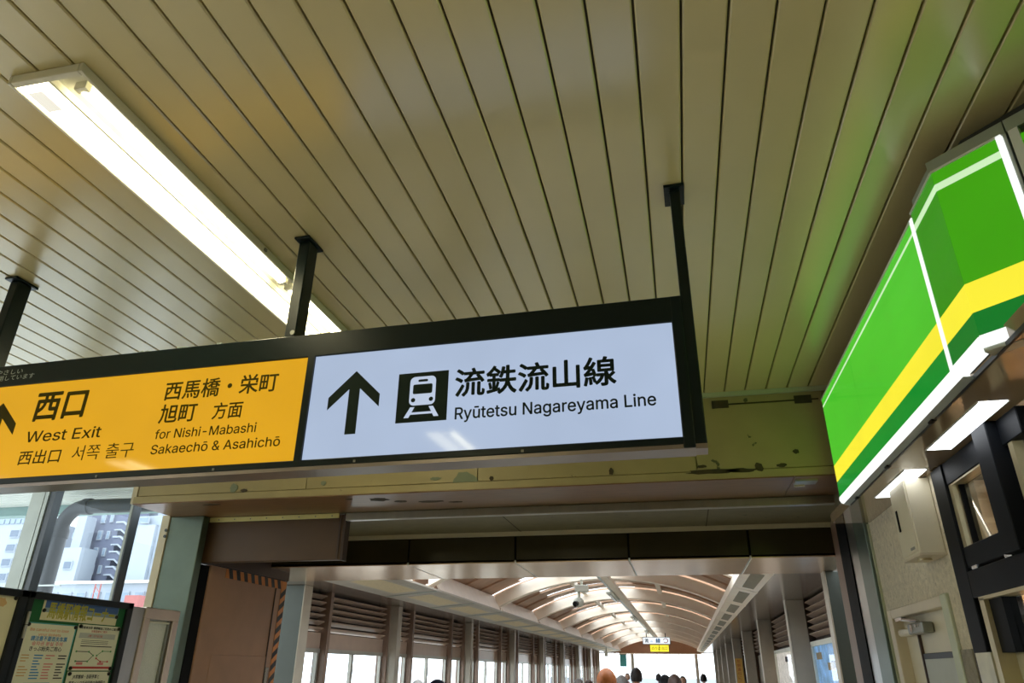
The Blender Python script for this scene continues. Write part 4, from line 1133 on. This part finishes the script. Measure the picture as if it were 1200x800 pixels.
def bwin(par, x0, x1, z0, z1, m='b_win', y=45.0):
    f = B(x0, x1, y - 0.12, y + 0.05, z0, z1).build('window', 'b_white', par)
    B(x0 + 0.06, x1 - 0.06, y - 0.14, y - 0.10, z0 + 0.06, z1 - 0.06).build('pane', m, f)
b1 = thing('office_building', 'white office block with a column of windows, at the left picture edge', 'building', (-51, 47, -6))
B(-54, -48.0, 45, 52, -6, 11.9).build('body', 'b_white', b1)
for k in range(9):
    bwin(b1, -49.2, -48.35, 10.9 - 1.05 * k - 0.6, 10.9 - 1.05 * k, 'b_windark')
for k in range(10):
    B(-53 + 0.5 * k, -52.6 + 0.5 * k, 44.9, 45.02, 11.35, 11.7).build('vent_slot', 'b_win', b1)
b2 = thing('apartment_building', 'blue grey apartment tower with white zigzag outside stairs', 'building', (-42, 49, -6))
B(-44.9, -41.1, 46.5, 54, -6, 14.5).build('body', 'b_grey', b2)
B(-41.1, -38.8, 47.6, 54, -6, 14.5).build('stair_core', 'b_white', b2)
B(-41.2, -38.75, 46.3, 46.6, 10.95, 14.5).build('upper_panel', 'b_grey', b2)
for k in range(8):
    z = 10.35 - 0.60 * 1.0 * k * 1.8
    if z < -4: break
    # landing and sloping parapet of one flight
    MB().prism([(-41.05, z + 0.55), (-40.55, z + 0.55), (-39.75, z), (-38.85, z), (-38.85, z + 0.48), (-39.65, z + 0.48), (-40.45, z + 1.02), (-41.05, z + 1.02)], 46.2, 46.35, 'y').build('stair_parapet', 'b_grey', b2)
    MB().prism([(-41.1, z + 1.02), (-40.45, z + 1.02), (-39.65, z + 0.48), (-38.8, z + 0.48), (-38.8, z + 0.58), (-39.6, z + 0.58), (-40.4, z + 1.14), (-41.1, z + 1.14)], 46.1, 46.4, 'y').build('stair_edge', 'b_white', b2)
    MB().prism([(-41.1, z + 0.47), (-40.55, z + 0.47), (-39.75, z - 0.08), (-38.8, z - 0.08), (-38.8, z + 0.02), (-39.7, z + 0.02), (-40.5, z + 0.56), (-41.1, z + 0.56)], 46.1, 46.4, 'y').build('stair_edge', 'b_white', b2)
for k in range(7):
    z = 12.2 - 1.25 * k
    bwin(b2, -44.5, -43.7, z - 0.8, z, 'b_windark', 46.5)
    bwin(b2, -42.75, -42.35, z - 0.75, z - 0.05, 'b_win', 46.5)
    bwin(b2, -41.95, -41.65, z - 0.7, z - 0.1, 'b_win', 46.5)
for k in range(4):
    B(-44.7, -43.5, 46.1, 46.5, 10.3 - 1.25 * k, 10.75 - 1.25 * k).build('balcony', 'b_win', b2)
b3 = thing('stair_tower', 'plain white tower block with one dark window before the grey apartments', 'building', (-43, 45.5, -6))
B(-43.55, -42.75, 45, 46.0, -6, 11.75).build('tower', 'b_white', b3)
B(-44.3, -41.95, 44.4, 46.0, -6, 9.35).build('body', 'b_white', b3)
bwin(b3, -43.05, -42.35, 7.80, 8.40, 'b_windark', 44.4)
b4 = thing('office_building', 'large white windowed block at the right side of the window view', 'building', (-35, 49, -6))
B(-38.35, -30, 45.2, 54, -6, 11.6).build('body', 'b_white', b4)
B(-38.3, -36.6, 44.9, 45.2, -6, 10.9).build('side_wing', 'b_white', b4)
for k in range(5):
    bwin(b4, -35.75, -35.45, 10.0 - 1.05 * k - 0.35, 10.0 - 1.05 * k + 0.1, 'b_win', 45.2)
    bwin(b4, -36.4, -36.1, 9.9 - 1.05 * k - 0.35, 9.9 - 1.05 * k + 0.1, 'b_win', 45.2)
bwin(b4, -38.0, -37.2, 11.0, 11.45, 'b_win', 44.9)
sgb = B(-36.05, -35.5, 45.0, 45.2, 10.7, 11.4).build('wall_sign', 'red', b4)
B(-36.05, -35.95, 44.95, 45.0, 10.7, 11.4).build('sign_edge', 'b_white', sgb)
b5 = thing('low_building', 'low white flat roofed building under the towers outside the window', 'building', (-39.5, 42, -6))
B(-43.6, -33.0, 41.5, 44, -6, 6.55).build('body', 'b_white', b5)
B(-44.0, -32.8, 41.2, 44.2, 6.45, 6.62).build('roof_edge', 'alu_white', b5)
for k in range(9):
    bwin(b5, -43.0 + 1.1 * k, -42.3 + 1.1 * k, 5.3, 5.95, 'b_win', 41.5)
for i, (x, y, z, w) in enumerate(((-33.85, 40.2, 4.75, 1.0),)):
    t = tag(B(x, x + w, y, y + 1.0, -6, z + 0.85).build('red_container', 'red'), 'faded red container stack at right end of low white building', 'container')
cr = thing('lattice_mast', 'small red and white lattice mast in front of the low building', 'mast', (-36.2, 40.4, -6))
for xx in (-36.4, -36.0):
    B(xx - 0.03, xx + 0.03, 40.38, 40.44, -6, 6.35).build('post', 'red', cr)
for k in range(16):
    z = 6.2 - 0.4 * k
    MB().tube([(-36.4, 40.41, z), (-36.0, 40.41, z - 0.4)], 0.022, 6).build('brace', 'red' if k % 3 == 0 else 'b_white', cr)

# ================================================================== BEYOND THE FAR END
fe = struct('wall_far', MB().box(-9, 8, 52, 52.4, 0, 1.2).box(-9, 8, 52, 52.4, 2.9, 5.5), 'b_white', 'bright white concourse wall beyond the corridor', 'wall')
for k in range(12):
    B(-8.8 + 1.4 * k, -8.7 + 1.4 * k, 51.95, 52.2, 1.2, 2.9).build('mullion', 'sash', fe)
struct('floor_far', B(-9, 8, 36.4, 53, -0.12, 0.0), 'floor', 'pale floor beyond the corridor', 'floor')
for i, xx in enumerate((-2.45, 0.45)):
    t = tag(B(xx, xx + 0.14, YE + 0.3, YE + 0.45, 0.0, 2.37).build('post', 'col_grey'), ['grey post at the left of the far opening', 'grey post at the right of the far opening'][i], 'post', 'posts of the far opening')
tp_ = thing('hanging_banner', 'teal banner hanging left of the far opening', 'banner', (-2.75, YE, 1.75))
B(-2.93, -2.63, YE - 0.01, YE + 0.01, 1.80, 2.30).build('cloth', 'teal_far', tp_)
B(-2.95, -2.61, YE - 0.03, YE + 0.03, 2.295, 2.334).build('rod', 'closer', tp_)

# ================================================================== PEOPLE
def skin(name, nodes, edges, m, parent, sub=1, extra=None, root=0):
    me = bpy.data.meshes.new(name)
    me.from_pydata([n[0] for n in nodes], edges, [])
    o = bpy.data.objects.new(name, me); col.objects.link(o)
    o.modifiers.new('s', 'SKIN'); o.modifiers['s'].use_smooth_shade = True
    sv = me.skin_vertices[0].data
    for i, n in enumerate(nodes):
        r = n[1]
        sv[i].radius = (r, r) if isinstance(r, float) else r
        sv[i].use_root = (i == root)
    ss = o.modifiers.new('u', 'SUBSURF'); ss.levels = sub; ss.render_levels = sub
    dg = bpy.context.evaluated_depsgraph_get(); dg.update()
    m2 = bpy.data.meshes.new_from_object(o.evaluated_get(dg))
    bpy.data.objects.remove(o)
    if extra:
        bm = bmesh.new(); bm.from_mesh(m2)
        for mb in extra:
            vs_ = [bm.verts.new(p) for p in mb.v]
            for f in mb.f:
                try: bm.faces.new([vs_[i] for i in f])
                except ValueError: pass
        bmesh.ops.recalc_face_normals(bm, faces=bm.faces)
        bm.to_mesh(m2); bm.free()
    for p in m2.polygons: p.use_smooth = True
    m2.name = name
    m2.materials.clear(); m2.materials.append(M[m])
    r = bpy.data.objects.new(name, m2); r.parent = parent; col.objects.link(r)
    return r

def person(x, y, top, label, hair, shirt, trousers, face_us=False, style='short', hat=None, stride=0.10, sleeve='short', female=False, glasses=False):
    t = thing('person', label, 'person', (x, y, 0), math.pi if face_us else 0.0, 'people walking in the corridor')
    h = top - (0.012 if hat is None else 0.03)
    s = h / 1.0
    P = lambda a, b, c: (a * s, b * s, c * s)
    sw = 0.098 if female else 0.108
    st = stride
    # 0 pelvis 1 waist 2 chest 3 neck base 4 neck top / limbs
    N = [(P(0, 0, .525), (.085 * s, .062 * s)), (P(0, .004, .60), (.074 * s, .054 * s)), (P(0, -.002, .72), (.092 * s, .062 * s)), (P(0, -.006, .815), (.045 * s, .040 * s)), (P(0, .004, .872), .030 * s)]
    E = [(0, 1), (1, 2), (2, 3), (3, 4)]
    arms = {}
    for sg_ in (-1, 1):
        b = len(N); sw_y = -sg_ * st * 0.7
        sh_, el, wr_ = P(sg_ * sw, -.004, .795), P(sg_ * (sw + .022), sw_y * .35, .635), P(sg_ * (sw + .026), .035 + sw_y * .8, .495)
        pm = P(sg_ * (sw + .026), .048 + sw_y, .452)
        N += [(sh_, .036 * s), (el, .0245 * s), (wr_, .0165 * s), (pm, (.013 * s, .024 * s))]
        E += [(2, b), (b, b + 1), (b + 1, b + 2), (b + 2, b + 3)]
        # five fingers
        for fi, (dy, ln) in enumerate(((-.016, .034), (-.006, .042), (.005, .046), (.015, .041))):
            k = len(N)
            q = Vector(pm)
            N += [(tuple(q + Vector((0, dy * s, -.016 * s))), .0058 * s), (tuple(q + Vector((-sg_ * .004 * s, (dy + .003) * s, (-.016 - ln * .55) * s))), .0052 * s), (tuple(q + Vector((-sg_ * .012 * s, (dy + .005) * s, (-.016 - ln) * s))), .0042 * s)]
            E += [(b + 3, k), (k, k + 1), (k + 1, k + 2)]
        k = len(N); q = Vector(wr_)
        N += [(tuple(q + Vector((-sg_ * .008 * s, .024 * s, -.028 * s))), .0068 * s), (tuple(q + Vector((-sg_ * .014 * s, .038 * s, -.052 * s))), .0055 * s)]
        E += [(b + 2, k), (k, k + 1)]
        arms[sg_] = (sh_, el, wr_)
    legs = {}
    for sg_ in (-1, 1):
        b = len(N); f = sg_ * st
        hp, kn, an = P(sg_ * .052, 0, .49), P(sg_ * .056, f * .5 + .012, .28), P(sg_ * .056, f - .012, .05)
        N += [(hp, .052 * s), (kn, .034 * s), (an, .021 * s), (P(sg_ * .060, f + .03, .022), (.022 * s, .018 * s)), (P(sg_ * .064, f + .085, .014), (.022 * s, .012 * s))]
        E += [(0, b), (b, b + 1), (b + 1, b + 2), (b + 2, b + 3), (b + 3, b + 4)]
        legs[sg_] = (hp, kn, an)
    hc = Vector(P(0, .012, .935))
    head = MB(); 
    # head: ellipsoid narrowed to the chin, with nose, brow, ears
    seg, rg = 24, 16
    Vh = []
    for i in range(rg + 1):
        a = -math.pi / 2 + math.pi * i / rg
        for k in range(seg):
            b = 2 * math.pi * k / seg
            zx = math.sin(a); w = math.cos(a)
            tap = 1.0 - 0.22 * max(0, -zx) ** 1.3
            X = .046 * s * w * math.cos(b) * tap
            Y = .058 * s * w * math.sin(b) * (1.0 - 0.10 * max(0, -zx)) + (0.008 * s * max(0, -zx))
            Z = .066 * s * zx
            if math.sin(b) > 0.97 and -0.35 < zx < 0.05: Y += .011 * s * (1 - abs(zx + 0.22) / 0.30)
            if math.sin(b) > 0.6 and 0.02 < zx < 0.18 and math.sin(b) < 0.96: Y -= .005 * s
            Vh.append((hc.x + X, hc.y + Y, hc.z + Z))
    Fh = [(i * seg + k, i * seg + (k + 1) % seg, (i + 1) * seg + (k + 1) % seg, (i + 1) * seg + k) for i in range(rg) for k in range(seg)]
    head.poly(Vh, Fh)
    for sg_ in (-1, 1):
        head.ball((hc.x + sg_ * .047 * s, hc.y - .004 * s, hc.z - .006 * s), (.006 * s, .012 * s, .018 * s), 8, 6)
    body = skin('body', N, E, 'skin', t, 1, [head])
    for sg_ in (-1, 1):
        MB().ball((hc.x + sg_ * .018 * s, hc.y + .050 * s, hc.z + .004 * s), (.0065 * s, .005 * s, .004 * s), 8, 6).build('eye', 'eye', t, local=True)
    MB().ball((hc.x, hc.y + .053 * s, hc.z - .036 * s), (.014 * s, .005 * s, .004 * s), 8, 6).build('mouth', 'lip', t, local=True)
    # clothing follows the same bones, slightly larger
    a = 1.16
    NS = [(N[0][0], (.094 * s, .070 * s)), (N[1][0], (.086 * s, .066 * s)), (N[2][0], (.102 * s, .072 * s)), (P(0, -.006, .812), (.052 * s, .046 * s))]
    ES = [(0, 1), (1, 2), (2, 3)]
    for sg_ in (-1, 1):
        sh_, el, wr_ = [Vector(q) for q in arms[sg_]]
        b = len(NS)
        NS += [(tuple(sh_), .044 * s), (tuple(sh_.lerp(el, .62)), .038 * s)]
        ES += [(2, b), (b, b + 1)]
        if sleeve == 'long':
            NS += [(tuple(el), .031 * s), (tuple(el.lerp(wr_, .9)), .023 * s)]
            ES += [(b + 1, b + 2), (b + 2, b + 3)]
    skin('shirt', NS, ES, shirt, t)
    NT = [(P(0, 0, .53), (.092 * s, .068 * s))]; ET = []
    for sg_ in (-1, 1):
        b = len(NT); hp, kn, an = legs[sg_]
        NT += [(hp, .060 * s), (kn, .044 * s), (tuple(Vector(kn).lerp(Vector(an), .85)), .034 * s)]
        ET += [(0, b), (b, b + 1), (b + 1, b + 2)]
    skin('trousers', NT, ET, trousers, t)
    for sg_ in (-1, 1):
        an = legs[sg_][2]
        MB().ball((an[0] + sg_ * .006 * s, an[1] + .045 * s, .022 * s), (.030 * s, .075 * s, .022 * s), 14, 8).build('shoe', 'c_black', t, local=True)
    # hair: shell over skull, open at the face
    if hair:
        hs = MB()
        seg, rg = 28, 14
        V = []
        hr = random.Random(len(label))
        for i in range(rg + 1):
            a = math.pi / 2 - (math.pi * 0.70) * i / rg
            for k in range(seg):
                b = 2 * math.pi * k / seg
                front = max(0, math.sin(b))
                aa = a if front < 0.35 else max(a, math.pi / 2 - (math.pi * 0.70) * (1 - 0.62 * min(1, (front - .35) / .35)))
                j = 1.0 + 0.035 * hr.random()
                r_ = 1.12 if style != 'bob' else 1.22
                drop = 0
                if style == 'bob' and a < 0: drop = -.020 * s * (-math.sin(a))
                V.append((hc.x + .046 * s * r_ * j * math.cos(aa) * math.cos(b), hc.y - .004 * s + .058 * s * r_ * j * math.cos(aa) * math.sin(b), hc.z + .066 * s * (1.09 if style != 'bob' else 1.12) * math.sin(aa) + drop))
        F = [(i * seg + k, i * seg + (k + 1) % seg, (i + 1) * seg + (k + 1) % seg, (i + 1) * seg + k) for i in range(rg) for k in range(seg)]
        hs.poly(V, F); hs.sm = True
        hs.build('hair', hair, t, local=True)
    if hat:
        hb = MB().ball((hc.x, hc.y - .004 * s, hc.z + .012 * s), (.056 * s, .068 * s, .072 * s), 24, 8, 0.0, 1.0)
        ho = hb.build('cap', hat, t, local=True)
        bm_ = MB(); n = 16
        Vb = []
        for rr in (0.058, 0.098):
            for k in range(n + 1):
                b = math.pi * k / n
                Vb.append((hc.x + rr * .92 * s * math.cos(b) * (1 if rr < .06 else .72), hc.y - .004 * s + (rr * s) * math.sin(b) * 1.15, hc.z + (.014 if rr < .06 else .006) * s))
        bm_.poly(Vb, [(k, k + 1, k + n + 2, k + n + 1) for k in range(n)])
        bm_.build('visor', hat, ho)
    if glasses:
        g = MB().tube([(hc.x - .05 * s, hc.y + .03 * s, hc.z + .052 * s), (hc.x - .03 * s, hc.y + .062 * s, hc.z + .050 * s), (hc.x + .03 * s, hc.y + .062 * s, hc.z + .050 * s), (hc.x + .05 * s, hc.y + .03 * s, hc.z + .052 * s)], .004 * s, 6)
        for sg_ in (-1, 1): g.ball((hc.x + sg_ * .022 * s, hc.y + .062 * s, hc.z + .045 * s), (.018 * s, .004 * s, .014 * s), 10, 6)
        g.build('sunglasses', 'c_black', t, local=True)
    return t
person(-1.83, 5.6, 1.535, 'person in a navy cap, only the cap showing at bottom edge', 'c_black_hair', 'c_navy', 'c_denim', hat='c_navy')
person(-0.72, 7.2, 1.625, 'person with short orange red hair walking away, nearest in the corridor', 'c_red_hair', 'c_khaki', 'c_black', style='bob', female=True)
person(-0.808, 10.0, 1.56, 'grey haired person just right of the red haired person', 'c_grey_hair', 'c_grey', 'c_black')
person(-0.705, 11.4, 1.655, 'dark haired man in a white shirt walking away', 'c_black_hair', 'c_white', 'c_denim')
person(-0.289, 11.0, 1.57, 'person wearing a black cap with sunglasses on it, facing us', None, 'c_white', 'c_khaki', face_us=True, hat='c_black', glasses=True, female=True)
person(-0.139, 9.5, 1.58, 'brown haired person walking away right of the black cap', 'c_brown_hair', 'c_grey', 'c_denim', sleeve='long')
person(0.42, 20.0, 1.57, 'person in a blue top by the right side of the far opening', 'c_black_hair', 'c_blue', 'c_black')
person(-2.83, 8.0, 1.50, 'white haired person by the left corridor windows', 'c_white_hair', 'c_pink', 'c_grey', female=True)
person(-1.63, 12.0, 1.50, 'grey haired person left of the red haired person, farther off', 'c_grey_hair', 'c_blue', 'c_khaki')
person(-1.35, 11.0, 1.49, 'short brown haired person close to the left of the red hair', 'c_brown_hair', 'c_black', 'c_denim', female=True)
person(-0.08, 19.0, 1.52, 'dark haired person in a white top facing us in the far crowd', 'c_black_hair', 'c_white', 'c_black', face_us=True, female=True)
person(-1.75, 24.0, 1.56, 'person in a pink top in the far crowd on the left', 'c_brown_hair', 'c_pink', 'c_grey', face_us=True)
person(-0.75, 22.0, 1.56, 'dark haired person in a khaki top in the far middle crowd', 'c_black_hair', 'c_khaki', 'c_black')
